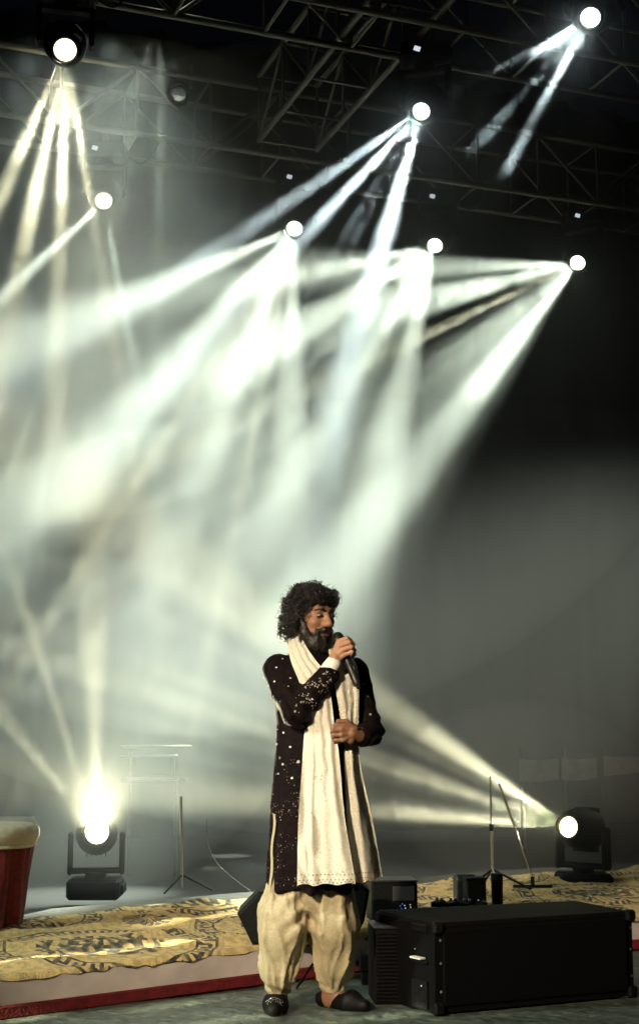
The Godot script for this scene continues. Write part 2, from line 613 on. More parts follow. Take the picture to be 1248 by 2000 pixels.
func trunk_at(y: float) -> Array:
	for k in trunk.size() - 1:
		if y < trunk[k + 1][0] or k == trunk.size() - 2:
			var t := clampf((y - trunk[k][0]) / (trunk[k + 1][0] - trunk[k][0]), 0.0, 1.0)
			t = t * t * (3 - 2 * t) * 0.5 + t * 0.5
			var r := []
			for i in 5: r.append(lerpf(trunk[k][i], trunk[k + 1][i], t))
			return r
	return trunk[0]

func trunk_distance(p: Vector3) -> float:
	var r := trunk_at(p.y)
	var q := Vector2((p.x - r[1]) / r[3], (p.z - r[2]) / r[4])
	var l := q.length()
	var g := Vector2(q.x / r[3], q.y / r[4]).length() / maxf(l, 1e-4)
	var d := (l - 1.0) / maxf(g, 3.0)
	return maxf(d, maxf(trunk[0][0] - p.y, p.y - trunk[-1][0]))

var sleeve_prims := []

func cloth_noise(p: Vector3, f: float) -> float:
	return noise.get_noise_3d(p.x * f, p.y * f, p.z * f)

func jacket_bend(p: Vector3, d: float) -> float:
	var low := smoothstep(1.05, 0.5, p.y)
	var a := atan2(p.x - 0.0, p.z)
	# long soft folds of the skirt, wrinkles round the elbows and the waist
	d -= low * 0.010 * (sin(a * 7.0 + 0.8 + cloth_noise(p, 2.0) * 2.0) + 0.5 * sin(a * 13.0 + 2.0))
	d -= 0.006 * cloth_noise(p, 9.0) + 0.004 * cloth_noise(p + Vector3(3, 0, 0), 22.0)
	var el := maxf(0.0, 1.0 - (p - Vector3(-0.073, 1.212, 0.15)).length() / 0.16)
	d -= el * 0.012 * sin((p.y * 0.8 + p.x * 0.9) * 95.0 + cloth_noise(p, 6.0) * 5.0)
	var el2 := maxf(0.0, 1.0 - (p - Vector3(0.24, 1.139, 0.04)).length() / 0.15)
	d -= el2 * 0.010 * sin((p.y + p.x * 0.3) * 110.0 + cloth_noise(p, 6.0) * 5.0)
	return d

func jacket_distance(p: Vector3) -> float:
	var d := trunk_distance(p)
	for c in sleeve_prims: d = smin(d, cap_distance(p, c), 0.035)
	return jacket_bend(p, d)

func on_jacket(x: float, y: float) -> Array:
	# front point of the jacket at (x, y) and the way its surface faces
	var z := 0.36
	for k in 90:
		var d := jacket_distance(Vector3(x, y, z))
		if d < 0.001: break
		z -= maxf(d * 0.6, 0.002)
		if z < -0.2: return []
	var p := Vector3(x, y, z)
	var e := 0.006
	var n := Vector3(jacket_distance(p + Vector3(e, 0, 0)) - jacket_distance(p - Vector3(e, 0, 0)), jacket_distance(p + Vector3(0, e, 0)) - jacket_distance(p - Vector3(0, e, 0)), jacket_distance(p + Vector3(0, 0, e)) - jacket_distance(p - Vector3(0, 0, e)))
	return [p, n.normalized()]

func trouser_bend(p: Vector3, d: float) -> float:
	var left := p.x < -0.03
	var side := -1.0 if left else 1.0
	var mid := Vector2(-0.127, 0.0) if left else Vector2(0.088, -0.03)
	var a := atan2(p.x - mid.x, p.z - mid.y)
	var w := cloth_noise(p, 2.2) * 1.6 + cloth_noise(p, 6.0) * 0.7
	# long soft folds that run down the legs and swing inwards, wider ones over the hips, gathers above the ankles
	var f := 1.0 - absf(sin(a * 3.2 + p.y * 5.0 * side + w))
	var h := 1.0 - absf(sin(a * 5.4 - p.y * 7.0 * side + w * 1.4 + 1.0))
	var amount := smoothstep(0.03, 0.14, p.y) * 0.8 + 0.2
	d -= amount * (0.014 * (f * f - 0.25) + 0.007 * (h * h - 0.25))
	# swags under the low crotch
	var c := exp(-pow((p.x + 0.03) / 0.075, 2.0)) * smoothstep(0.22, 0.36, p.y)
	d -= c * 0.008 * sin(p.y * 75.0 + absf(p.x + 0.03) * 60.0 + w)
	var ank := smoothstep(0.16, 0.07, p.y)
	d -= ank * 0.0045 * sin(p.y * 130.0 + a * 2.0 + w * 2.0)
	return d - 0.002 * cloth_noise(p, 22.0)

func fleck(st: SurfaceTool, p: Vector3, n: Vector3, r: float, color: Color) -> void:
	# a tiny raised bead: a low six-sided pyramid
	var x := n.cross(Vector3.UP).normalized()
	var y := x.cross(n)
	var turn := rng.randf() * TAU
	st.set_color(color)
	for k in 5:
		var a := turn + TAU * k / 5
		var b := turn + TAU * (k + 1) / 5
		for v in [p + n * r * 0.6, p + (x * cos(b) + y * sin(b)) * r, p + (x * cos(a) + y * sin(a)) * r]:
			st.add_vertex(v)

func flecks(called: String, parent: Node, pts: Array, material: Material) -> void:
	var st := SurfaceTool.new()
	st.begin(Mesh.PRIMITIVE_TRIANGLES)
	st.set_smooth_group(-1)
	for q in pts: fleck(st, q[0], q[1], q[2], q[3])
	st.generate_normals()
	var o := put(called, st.commit(), material, parent)
	o.set_meta("kind", "stuff")

func build_person() -> void:
	var skin := mat("skin", Color(1, 1, 1), 0.5)
	skin.vertex_color_use_as_albedo = true
	skin.subsurf_scatter_enabled = true
	skin.subsurf_scatter_strength = 0.12
	var velvet := mat("velvet", lin(0.013, 0.0045, 0.006), 0.8)
	grain(velvet, 0.03, 5.0, 0.35, 41, 0.5)
	velvet.rim_enabled = true
	velvet.rim = 0.08
	velvet.metallic_specular = 0.25
	velvet.rim_tint = 0.7
	var silk := mat("trouser_silk", lin(0.5, 0.41, 0.25), 0.55)
	grain(silk, 0.05, 6.0, 0.84, 42, 0.12)
	silk.rim_enabled = true
	silk.rim = 0.3
	var stole_mat := mat("stole_silk", lin(0.78, 0.74, 0.63), 0.6)
	grain(stole_mat, 0.05, 6.0, 0.84, 43, 0.2)
	stole_mat.backlight_enabled = true
	stole_mat.backlight = Color(0.3, 0.28, 0.22)
	var hair_mat := mat("hair", lin(0.012, 0.010, 0.009), 0.34)
	var beard_mat := mat("beard", lin(0.014, 0.011, 0.009), 0.55)
	var beads := mat("beads", Color(1, 1, 1), 0.3, 0.25)
	beads.vertex_color_use_as_albedo = true
	var thread := mat("thread", Color(1, 1, 1), 0.7)
	thread.vertex_color_use_as_albedo = true
	mat("mirror", lin(0.5, 0.48, 0.42), 0.3, 0.6)
	mat("gold", lin(0.8, 0.55, 0.18), 0.25, 1.0)
	mat("linen", lin(0.8, 0.77, 0.72), 0.7)
	grain(mat("shoe_black", lin(0.006, 0.0055, 0.0055), 0.55), 0.05, 8.0, 0.5, 44, 0.4)
	M.shoe_black.metallic_specular = 0.3
	mat("mic_black", lin(0.016, 0.016, 0.017), 0.38)
	grain(mat("mic_grille", lin(0.05, 0.05, 0.05), 0.45, 0.6), 0.4, 20.0, 0.2, 45, 1.0)
	mat("sock_pale", lin(0.45, 0.36, 0.26), 0.7)

	var t := thing("person", "singer in dark embroidered long jacket, cream stole and baggy trousers, holding a microphone", "person", Vector3(-0.03, 0, -5.9))

	# ---- body: head, neck, trunk, arms, hands, legs and feet in one mesh
	var body := fresh()
	var tone := Color(0.25, 0.125, 0.075)
	var plain := func(p: Vector3, _n: Vector3) -> Color:
		var k := 1.0 + 0.12 * cloth_noise(p, 30.0)
		return Color(tone.r * k, tone.g * k, tone.b * k)
	var s1: Vector3 = Vector3(-0.142, 1.386, 0)
	var e1: Vector3 = Vector3(-0.069, 1.208, 0.15)
	var w1: Vector3 = Vector3(0.074, 1.388, 0.165)
	var s2: Vector3 = Vector3(0.173, 1.378, 0)
	var e2: Vector3 = Vector3(0.238, 1.133, 0.03)
	var w2: Vector3 = Vector3(0.191, 1.113, 0.185)
	var a1: Vector3 = Vector3(-0.141, 0.034, -0.03)
	var a2: Vector3 = Vector3(0.077, 0.038, -0.075)
	var limbs := [
		cap(Vector3(-0.009, 1.49, 0), Vector3(0.004, 1.343, 0), 0.055, 0.09), cap(Vector3(-0.109, 1.365, 0), Vector3(0.141, 1.365, 0), 0.075), cap(Vector3(0.01, 1.343, 0), Vector3(0.011, 1.065, 0), 0.10, 0.095),
		cap(Vector3(0.011, 1.065, 0), Vector3(0, 0.727, -0.01), 0.095, 0.11),
		cap(s1, e1, 0.048, 0.04), cap(e1, w1, 0.038, 0.026), cap(s2, e2, 0.048, 0.04), cap(e2, w2, 0.038, 0.027),
		cap(Vector3(-0.064, 0.728, 0), Vector3(-0.116, 0.377, 0), 0.075, 0.055), cap(Vector3(-0.116, 0.377, 0), a1, 0.05, 0.034), cap(Vector3(0.075, 0.728, 0), Vector3(0.085, 0.377, 0), 0.075, 0.055), cap(Vector3(0.085, 0.377, 0), a2, 0.05, 0.034),
		cap(a1, Vector3(-0.141, 0.011, 0.08), 0.034, 0.026), cap(a2, Vector3(0.15, 0.045, -0.02), 0.034, 0.026)]
	net(body, limbs, 0.03, 0.012, Transform3D(), null, null, [], plain)

	# hand round the microphone: the back of the hand to the viewer, four fingers lapped over the shaft
	var hand := [cap(w1 + (w1 - e1).normalized() * -0.02, Vector3(0.093, 1.432, 0.172), 0.025, 0.025, Vector3(1, 1, 1)), cap(Vector3(0.085, 1.417, 0.168), Vector3(0.115, 1.472, 0.172), 0.022, 0.016)]
	var knuckles: Array = [Vector3(0.108, 1.499, 0.176), Vector3(0.114, 1.482, 0.182), Vector3(0.123, 1.463, 0.184), Vector3(0.131, 1.444, 0.182)]
	var mids: Array = [Vector3(0.142, 1.511, 0.186), Vector3(0.152, 1.494, 0.192), Vector3(0.161, 1.475, 0.194), Vector3(0.163, 1.454, 0.192)]
	var tips: Array = [Vector3(0.159, 1.504, 0.162), Vector3(0.17, 1.487, 0.167), Vector3(0.176, 1.466, 0.168), Vector3(0.176, 1.447, 0.168)]
	var ends: Array = [Vector3(0.147, 1.495, 0.14), Vector3(0.155, 1.478, 0.142), Vector3(0.162, 1.456, 0.144), Vector3(0.164, 1.437, 0.146)]
	for k in 4:
		var r := 0.0098 - 0.0006 * (k if k != 1 else 0)
		hand.append(cap(Vector3(0.083, 1.415, 0.168), knuckles[k], 0.015, 0.0112))
		hand.append(cap(knuckles[k], mids[k], r + 0.0012, r))
		hand.append(cap(mids[k], tips[k], r, r - 0.0005))
		hand.append(cap(tips[k], ends[k], r - 0.0005, r - 0.002))
	hand.append(cap(Vector3(0.089, 1.426, 0.155), Vector3(0.111, 1.474, 0.138), 0.014, 0.011))
	hand.append(cap(Vector3(0.111, 1.474, 0.138), Vector3(0.132, 1.508, 0.134), 0.0105, 0.009))
	var warm := func(p: Vector3, _n: Vector3) -> Color:
		var k := 1.15 + 0.1 * cloth_noise(p, 60.0)
		return Color(0.36 * k, 0.185 * k, 0.115 * k)
	net(body, hand, 0.0035, 0.003, Transform3D(), null, null, [], warm)

	# hand that gathers the stole in front of the belly
	var fist := [cap(w2, Vector3(0.159, 1.125, 0.215), 0.027, 0.026), cap(Vector3(0.167, 1.142, 0.21), Vector3(0.155, 1.101, 0.21), 0.022, 0.02)]
	var kn: Array = [Vector3(0.128, 1.158, 0.23), Vector3(0.119, 1.14, 0.238), Vector3(0.119, 1.119, 0.238), Vector3(0.125, 1.099, 0.232)]
	var md: Array = [Vector3(0.094, 1.156, 0.235), Vector3(0.086, 1.138, 0.24), Vector3(0.088, 1.117, 0.24), Vector3(0.096, 1.097, 0.234)]
	var tp: Array = [Vector3(0.09, 1.148, 0.212), Vector3(0.084, 1.129, 0.215), Vector3(0.086, 1.109, 0.215), Vector3(0.094, 1.09, 0.212)]
	var en: Array = [Vector3(0.109, 1.142, 0.203), Vector3(0.105, 1.125, 0.205), Vector3(0.107, 1.105, 0.205), Vector3(0.113, 1.088, 0.204)]
	for k in 4:
		var r := 0.0098 - 0.0006 * (k if k != 1 else 0)
		fist.append(cap(Vector3(0.167, 1.125, 0.212), kn[k], 0.016, 0.0115))
		fist.append(cap(kn[k], md[k], r + 0.001, r))
		fist.append(cap(md[k], tp[k], r, r - 0.0005))
		fist.append(cap(tp[k], en[k], r - 0.0005, r - 0.002))
	fist.append(cap(Vector3(0.171, 1.142, 0.215), Vector3(0.138, 1.173, 0.232), 0.014, 0.011))
	fist.append(cap(Vector3(0.138, 1.173, 0.232), Vector3(0.105, 1.173, 0.24), 0.0105, 0.009))
	net(body, fist, 0.0035, 0.003, Transform3D(), null, null, [], plain)

	# head: faces towards the picture's right, chin a little down
	var hx := Transform3D(Basis(Vector3.UP, 0.74) * Basis(Vector3.RIGHT, 0.13) * Basis(Vector3.BACK, 0.03), Vector3(0.002, 1.623, 0.03))
	var face := [
		ball(Vector3(0, 0.018, -0.02), Vector3(0.075, 0.088, 0.094)), ball(Vector3(0, -0.03, 0.03), Vector3(0.061, 0.082, 0.06)), ball(Vector3(0, -0.075, 0.035), Vector3(0.05, 0.036, 0.048)),
		ball(Vector3(0, -0.102, 0.064), Vector3(0.024, 0.02, 0.02)), cap(Vector3(-0.036, 0.020, 0.072), Vector3(0.036, 0.020, 0.072), 0.013),
		cap(Vector3(0, 0.010, 0.084), Vector3(0, -0.032, 0.108), 0.008, 0.0125), cap(Vector3(-0.013, -0.036, 0.096), Vector3(0.013, -0.036, 0.096), 0.0095),
		ball(Vector3(-0.042, -0.028, 0.06), Vector3(0.022, 0.02, 0.022)), ball(Vector3(0.042, -0.028, 0.06), Vector3(0.022, 0.02, 0.022)),
		cap(Vector3(-0.022, -0.066, 0.080), Vector3(0.022, -0.066, 0.080), 0.009), cap(Vector3(-0.016, -0.076, 0.080), Vector3(0.016, -0.076, 0.080), 0.009),
		ball(Vector3(-0.079, -0.012, -0.012), Vector3(0.010, 0.032, 0.02)), ball(Vector3(0.079, -0.012, -0.012), Vector3(0.010, 0.032, 0.02)),
		cap(Vector3(0, -0.06, -0.03), Vector3(0, -0.19, -0.05), 0.056, 0.062)]
	var sockets := [ball(Vector3(-0.031, 0.000, 0.092), Vector3(0.016, 0.010, 0.013)), ball(Vector3(0.031, 0.000, 0.092), Vector3(0.016, 0.010, 0.013)), cap(Vector3(-0.02, -0.0705, 0.095), Vector3(0.02, -0.0705, 0.095), 0.004)]
	var facing_tone := func(p: Vector3, _n: Vector3) -> Color:
		var k := 1.0 + 0.12 * cloth_noise(p, 45.0)
		var lip := 1.0 if absf(p.y + 0.071) < 0.012 and absf(p.x) < 0.024 and p.z > 0.075 else 0.0
		return Color(0.33 * k, (0.165 - 0.05 * lip) * k, (0.10 - 0.02 * lip) * k)
	net(body, face, 0.016, 0.0032, hx, null, null, sockets, facing_tone)
	var b := put("body", finish(body), skin, t)

	# ---- eyes and brows
	for s in [-1, 1]:
		var eye := put("eye", lathe([Vector2(0, -0.011), Vector2(0.0078, -0.0078), Vector2(0.011, 0), Vector2(0.0078, 0.0078), Vector2(0, 0.011)], 14), M.linen, t, hx * Transform3D(Basis(), Vector3(0.031 * s, -0.002, 0.0695)))
		put("iris", lathe([Vector2(0.0045, 0.0098), Vector2(0.003, 0.0112), Vector2(0, 0.0115)], 12), M.hair, eye, Transform3D(Basis(Vector3.RIGHT, PI / 2) * Basis(Vector3.FORWARD, -0.1), Vector3.ZERO))
		var lid := fresh()
		net(lid, [cap(Vector3(-0.016, -0.001, 0.084), Vector3(0.0, 0.006, 0.0895), 0.0032, 0.0042), cap(Vector3(0.0, 0.006, 0.0895), Vector3(0.016, 0.0, 0.083), 0.0042, 0.003)], 0.004, 0.0016)
		put("eyelash", finish(lid), beard_mat, t, hx * Transform3D(Basis(), Vector3(0.031 * s, -0.004, -0.003)))
		var brow := fresh()
		net(brow, [cap(Vector3(0.012 * s, 0.021, 0.0885), Vector3(0.03 * s, 0.028, 0.086), 0.0055, 0.006), cap(Vector3(0.03 * s, 0.028, 0.086), Vector3(0.053 * s, 0.021, 0.071), 0.006, 0.0035)], 0.004, 0.002, Transform3D(), null, func(p: Vector3, d: float) -> float: return d - 0.0018 * cloth_noise(p, 130.0))
		put("eyebrow", finish(brow), beard_mat, t, hx)

	# ---- hair: a thick cap with many small curls standing off it
	var hair_prims := [ball(Vector3(0, 0.04, -0.028), Vector3(0.087, 0.08, 0.094)), ball(Vector3(0, -0.02, -0.07), Vector3(0.084, 0.08, 0.058)), ball(Vector3(0, -0.066, -0.088), Vector3(0.08, 0.055, 0.05)),
		ball(Vector3(0.078, 0.01, -0.03), Vector3(0.022, 0.06, 0.04)), ball(Vector3(-0.078, 0.01, -0.03), Vector3(0.022, 0.06, 0.04)), cap(Vector3(-0.045, 0.08, 0.045), Vector3(0.045, 0.08, 0.045), 0.024)]
	var hair := fresh()
	net(hair, hair_prims, 0.03, 0.005, Transform3D(), null, func(p: Vector3, d: float) -> float: return d - 0.022 * cloth_noise(p, 14.0) - 0.008 * cloth_noise(p, 45.0))
	var scalp: PackedVector3Array = hair.v
	var scalp_n: PackedVector3Array = hair.n
	var st := SurfaceTool.new()
	st.begin(Mesh.PRIMITIVE_TRIANGLES)
	for k in 1500:
		var i := rng.randi() % scalp.size()
		var p := scalp[i]
		var n := scalp_n[i]
		if p.z > 0.045 and p.y < 0.055: continue
		curl(st, p - n * 0.004, (n + Vector3(rng.randfn(), rng.randfn() - 0.5, rng.randfn()) * 0.55).normalized(), rng.randf_range(0.010, 0.024), rng.randf_range(0.006, 0.011), rng.randf_range(0.0024, 0.0038), rng.randf_range(0.9, 1.5))
	for k in 900:
		var i := rng.randi() % scalp.size()
		if scalp[i].z > 0.045 and scalp[i].y < 0.055: continue
		curl(st, scalp[i], (scalp_n[i] + Vector3(rng.randfn(), rng.randfn(), rng.randfn()) * 0.5).normalized(), rng.randf_range(0.015, 0.038), rng.randf_range(0.005, 0.01), 0.0014, rng.randf_range(1.0, 2.0))
	for k in 34:
		var x := rng.randf_range(-0.055, 0.06)
		curl(st, Vector3(x, rng.randf_range(0.07, 0.095), 0.066 + rng.randf() * 0.012), Vector3(rng.randfn() * 0.4, -1.0, 0.5).normalized(), rng.randf_range(0.02, 0.042), rng.randf_range(0.005, 0.009), 0.0018, rng.randf_range(1.0, 2.0))
	st.generate_normals()
	var curls := st.commit()
	var hm := put("hair", finish(hair), hair_mat, t, hx)
	var cm := put("curls", curls, hair_mat, hm)
	cm.set_meta("kind", "stuff")

	# ---- beard and moustache
	var beard := fresh()
	var bp := [cap(Vector3(0.014, -0.056, 0.094), Vector3(0.034, -0.066, 0.082), 0.0085, 0.008), cap(Vector3(-0.014, -0.056, 0.094), Vector3(-0.034, -0.066, 0.082), 0.0085, 0.008), cap(Vector3(-0.014, -0.055, 0.095), Vector3(0.014, -0.055, 0.095), 0.0075),
		cap(Vector3(-0.02, -0.125, 0.052), Vector3(0.02, -0.125, 0.052), 0.034), cap(Vector3(0, -0.098, 0.074), Vector3(0, -0.135, 0.06), 0.022, 0.03)]
	for s in [-1, 1]:
		bp.append(cap(Vector3(0.064 * s, -0.03, 0.012), Vector3(0.058 * s, -0.075, 0.024), 0.014, 0.022))
		bp.append(cap(Vector3(0.058 * s, -0.075, 0.024), Vector3(0.03 * s, -0.118, 0.05), 0.022, 0.03))
		bp.append(cap(Vector3(0.036 * s, -0.068, 0.076), Vector3(0.03 * s, -0.1, 0.068), 0.012, 0.02))
		bp.append(cap(Vector3(0.045 * s, -0.11, 0.01), Vector3(0.02 * s, -0.165, 0.015), 0.026, 0.024))
	net(beard, bp, 0.012, 0.004, Transform3D(), null, func(p: Vector3, d: float) -> float: return d - 0.004 * cloth_noise(p, 60.0) - 0.003 * cloth_noise(p, 140.0))
	var bm := put("beard", finish(beard), beard_mat, t, hx)
	var st2 := SurfaceTool.new()
	st2.begin(Mesh.PRIMITIVE_TRIANGLES)
	var bv: PackedVector3Array = beard.v
	var bn: PackedVector3Array = beard.n
	for k in 420:
		var i := rng.randi() % bv.size()
		curl(st2, bv[i] - bn[i] * 0.003, (bn[i] + Vector3(rng.randfn() * 0.4, -0.6, rng.randfn() * 0.4)).normalized(), rng.randf_range(0.008, 0.018), 0.0028, 0.0011, 1.2)
	st2.generate_normals()
	var bc := put("beard_curls", st2.commit(), beard_mat, bm)
	bc.set_meta("kind", "stuff")

	# ---- jacket
	sleeve_prims = [cap(s1, e1, 0.070, 0.058), cap(e1, Vector3(0.064, 1.363, 0.168), 0.058, 0.047), cap(s2, e2, 0.066, 0.055), cap(e2, Vector3(0.207, 1.115, 0.15), 0.055, 0.046)]
	var jacket := fresh()
	net(jacket, sleeve_prims, 0.035, 0.0085, Transform3D(), trunk_distance, jacket_bend, [], null, Vector3(-0.34, 0.469, -0.22), Vector3(0.36, 1.49, 0.28))
	var jm := put("jacket", finish(jacket), velvet, t)
	# mirror-work dots
	for q in [[-0.125, 1.434], [-0.151, 1.396], [-0.204, 1.356], [-0.157, 1.337], [-0.091, 1.351], [-0.099, 1.316], [-0.199, 1.295], [-0.161, 1.276], [-0.131, 1.255], [-0.069, 1.213], [-0.156, 1.194], [-0.118, 1.127], [-0.147, 1.079], [-0.09, 1.069], [-0.07, 1.392], [-0.121, 0.998], [-0.134, 1.023], [-0.056, 1.009], [-0.114, 1.171], [-0.145, 1.14], [-0.182, 1.322], [-0.081, 0.943], [-0.14, 0.959], [-0.111, 1.461], [0.233, 1.276], [0.217, 1.328], [0.241, 1.202]]:
		var at := on_jacket(q[0], q[1])
		if at.is_empty(): continue
		put("mirror_dot", lathe([Vector2(0.0042, 0.0), Vector2(0.0068, 0.0), Vector2(0.0072, 0.0015), Vector2(0.0058, 0.0026), Vector2(0.0042, 0.0012), Vector2(0.0, 0.0008)], 9), M.mirror, jm, Transform3D(facing(at[1]) * Basis(Vector3.UP, rng.randf() * 6.0).scaled(Vector3(1, 1, rng.randf_range(0.6, 1.0)) * rng.randf_range(0.6, 0.95)), at[0] + at[1] * 0.0005))
	# sequins strewn over the skirt and along the forearm
	var spots := []
	for k in 620:
		var px := rng.randf_range(-0.215, -0.035)
		var py := rng.randf_range(0.51, 1.02)
		var dense := 0.25 + 0.75 * smoothstep(1.02, 0.8, py)
		if rng.randf() > dense or cloth_noise(Vector3(px, py, 0), 14.0) < -0.12: continue
		var at := on_jacket(px, py)
		if at.is_empty(): continue
		var c := rng.randf()
		spots.append([at[0], at[1], rng.randf_range(0.0012, 0.0028), Color(0.5, 0.45, 0.38) if c < 0.3 else (Color(0.22, 0.06, 0.05) if c < 0.75 else Color(0.3, 0.22, 0.16))])
	for k in 260:
		var p: Vector3 = e1.lerp(w1, rng.randf_range(0.15, 0.98)) + Vector3(rng.randfn() * 0.02, rng.randfn() * 0.02, 0)
		if cloth_noise(p, 26.0) < 0.0: continue
		var at := on_jacket(p.x, p.y)
		if at.is_empty() or at[0].z < 0.1: continue
		spots.append([at[0], at[1], rng.randf_range(0.0015, 0.0034), Color(0.62, 0.58, 0.52) if rng.randf() < 0.55 else Color(0.32, 0.24, 0.2)])
	flecks("sequins", jm, spots, beads)
	# white shirt cuff under the sleeve
	var cuff := fresh()
	net(cuff, [cap(Vector3(0.064, 1.375, 0.168), Vector3(0.085, 1.407, 0.17), 0.0365, 0.034)], 0.01, 0.004, Transform3D(), null, func(p: Vector3, d: float) -> float: return d - 0.0015 * cloth_noise(p, 50.0))
	put("shirt_cuff", finish(cuff), M.linen, t)
	# beige lining that shows in the slit of the skirt
	var strip := []
	for k in 14:
		var y := lerpf(0.795, 0.475, k / 13.0)
		var line := PackedVector3Array()
		for i in 6:
			var a := lerpf(-1.08, -0.99, i / 5.0) + 0.03 * sin(k * 0.9)
			var r := trunk_at(y)
			line.append(Vector3(r[1] + sin(a) * (r[3] + 0.007), y, r[2] + cos(a) * (r[4] + 0.014)))
		strip.append(line)
	put("lining", sheet(strip, 0.003), silk, jm)

	# ---- trousers
	var trousers := fresh()
	var tp_ := [
		cap(Vector3(-0.085, 0.531, 0), Vector3(-0.116, 0.378, 0.01), 0.088, 0.098), cap(Vector3(-0.116, 0.378, 0.01), Vector3(-0.119, 0.306, 0.02), 0.098, 0.092), cap(Vector3(-0.119, 0.306, 0.02), Vector3(-0.136, 0.163, 0), 0.092, 0.071), cap(Vector3(-0.136, 0.163, 0), Vector3(-0.141, 0.089, -0.02), 0.071, 0.046),
		cap(Vector3(0.073, 0.53, -0.01), Vector3(0.085, 0.355, -0.01), 0.09, 0.094), cap(Vector3(0.085, 0.355, -0.01), Vector3(0.085, 0.33, -0.01), 0.094, 0.092), cap(Vector3(0.085, 0.33, -0.01), Vector3(0.089, 0.187, -0.04), 0.092, 0.075), cap(Vector3(0.089, 0.187, -0.04), Vector3(0.085, 0.097, -0.065), 0.075, 0.052),
		cap(Vector3(-0.084, 0.455, 0), Vector3(0.064, 0.455, 0), 0.085)]
	net(trousers, tp_, 0.03, 0.0065, Transform3D(), null, trouser_bend)
	put("trousers", finish(trousers), silk, t)

	# ---- shoes
	var shoe1 := fresh()
	var toe1 := Vector3(-0.151, 0.0, 0.125)
	var heel1 := Vector3(-0.144, 0.0, -0.075)
	var low := func(p: Vector3, d: float) -> float: return maxf(d, -p.y + 0.001)
	var mouth1 := [cap(heel1 + Vector3(0, 0.085, -0.005), heel1.lerp(toe1, 0.52) + Vector3(0, 0.085, 0), 0.034, 0.036)]
	net(shoe1, [cap(heel1 + Vector3(0, 0.034, 0), heel1.lerp(toe1, 0.6) + Vector3(0, 0.036, 0), 0.038, 0.05), cap(heel1.lerp(toe1, 0.6) + Vector3(0, 0.034, 0), toe1 + Vector3(0, 0.026, -0.03), 0.050, 0.032)], 0.02, 0.004, Transform3D(), null, low, mouth1)
	var sh1 := put("shoe", finish(shoe1), M.shoe_black, t)
	var heel2 := Vector3(0.047, 0.0, -0.10)
	var toe2 := Vector3(0.232, 0.0, 0.02)
	var shoe2 := fresh()
	var mouth2 := [cap(heel2 + Vector3(0.0, 0.085, 0), heel2.lerp(toe2, 0.42) + Vector3(0, 0.09, 0), 0.034, 0.036)]
	net(shoe2, [cap(heel2 + Vector3(0, 0.034, 0), heel2.lerp(toe2, 0.6) + Vector3(0, 0.034, 0), 0.036, 0.046), cap(heel2.lerp(toe2, 0.6) + Vector3(0, 0.032, 0), toe2 + Vector3(-0.02, 0.024, -0.014), 0.046, 0.026)], 0.02, 0.004, Transform3D(), null, low, mouth2)
	put("shoe", finish(shoe2), M.shoe_black, t)
	# rows of silver stitching over the vamp of the shoe that points at the viewer
	var stitch := []
	for k in 11:
		var a := lerpf(-1.0, 1.0, k / 10.0)
		for i in 9:
			var z := lerpf(0.045, 0.105, i / 8.0)
			var w := 0.046 - 0.010 * i / 8.0
			if rng.randf() < 0.25: continue
			var n := Vector3(sin(a), cos(a), 0.4).normalized()
			stitch.append([Vector3(toe1.x + sin(a) * w, 0.034 + cos(a) * w * 0.96 - maxf(0.0, z - 0.09) * 0.5, z + 0.004), n, rng.randf_range(0.0014, 0.0024), Color(0.7, 0.7, 0.66)])
	flecks("silver_stitching", sh1, stitch, beads)

	# ---- stole: one long cloth round the neck, both ends hanging in front
	var pairs := [  # outer edge, inner edge
		[Vector3(-0.057, 0.522, 0.168), Vector3(0.173, 0.534, 0.205)], [Vector3(-0.059, 0.578, 0.166), Vector3(0.166, 0.586, 0.202)], [Vector3(-0.055, 0.78, 0.158), Vector3(0.133, 0.782, 0.188)], [Vector3(-0.043, 0.964, 0.145), Vector3(0.116, 0.965, 0.172)], [Vector3(-0.035, 1.088, 0.135), Vector3(0.103, 1.088, 0.16)],
		[Vector3(-0.029, 1.171, 0.13), Vector3(0.089, 1.171, 0.153)], [Vector3(-0.034, 1.265, 0.128), Vector3(0.079, 1.265, 0.148)], [Vector3(-0.055, 1.339, 0.122), Vector3(0.064, 1.328, 0.145)], [Vector3(-0.079, 1.397, 0.095), Vector3(0.043, 1.385, 0.138)], [Vector3(-0.095, 1.448, 0.065), Vector3(0.011, 1.428, 0.118)],
		[Vector3(-0.1, 1.497, 0.03), Vector3(-0.026, 1.485, 0.088)], [Vector3(-0.097, 1.527, -0.04), Vector3(-0.044, 1.535, 0.045)], [Vector3(-0.055, 1.524, -0.12), Vector3(-0.028, 1.566, -0.085)], [Vector3(0.043, 1.506, -0.12), Vector3(0.026, 1.548, -0.085)],
		[Vector3(0.118, 1.493, -0.05), Vector3(0.065, 1.512, -0.01)], [Vector3(0.156, 1.45, 0.03), Vector3(0.069, 1.456, 0.075)], [Vector3(0.186, 1.4, 0.082), Vector3(0.085, 1.398, 0.125)], [Vector3(0.194, 1.318, 0.106), Vector3(0.094, 1.317, 0.142)], [Vector3(0.191, 1.213, 0.112), Vector3(0.112, 1.213, 0.146)],
		[Vector3(0.189, 1.108, 0.112), Vector3(0.129, 1.108, 0.148)], [Vector3(0.201, 0.983, 0.105), Vector3(0.133, 0.985, 0.158)], [Vector3(0.247, 0.776, 0.095), Vector3(0.142, 0.781, 0.178)], [Vector3(0.279, 0.591, 0.088), Vector3(0.158, 0.581, 0.192)], [Vector3(0.287, 0.546, 0.086), Vector3(0.161, 0.526, 0.196)]]
	var rows := []
	var nc := 30
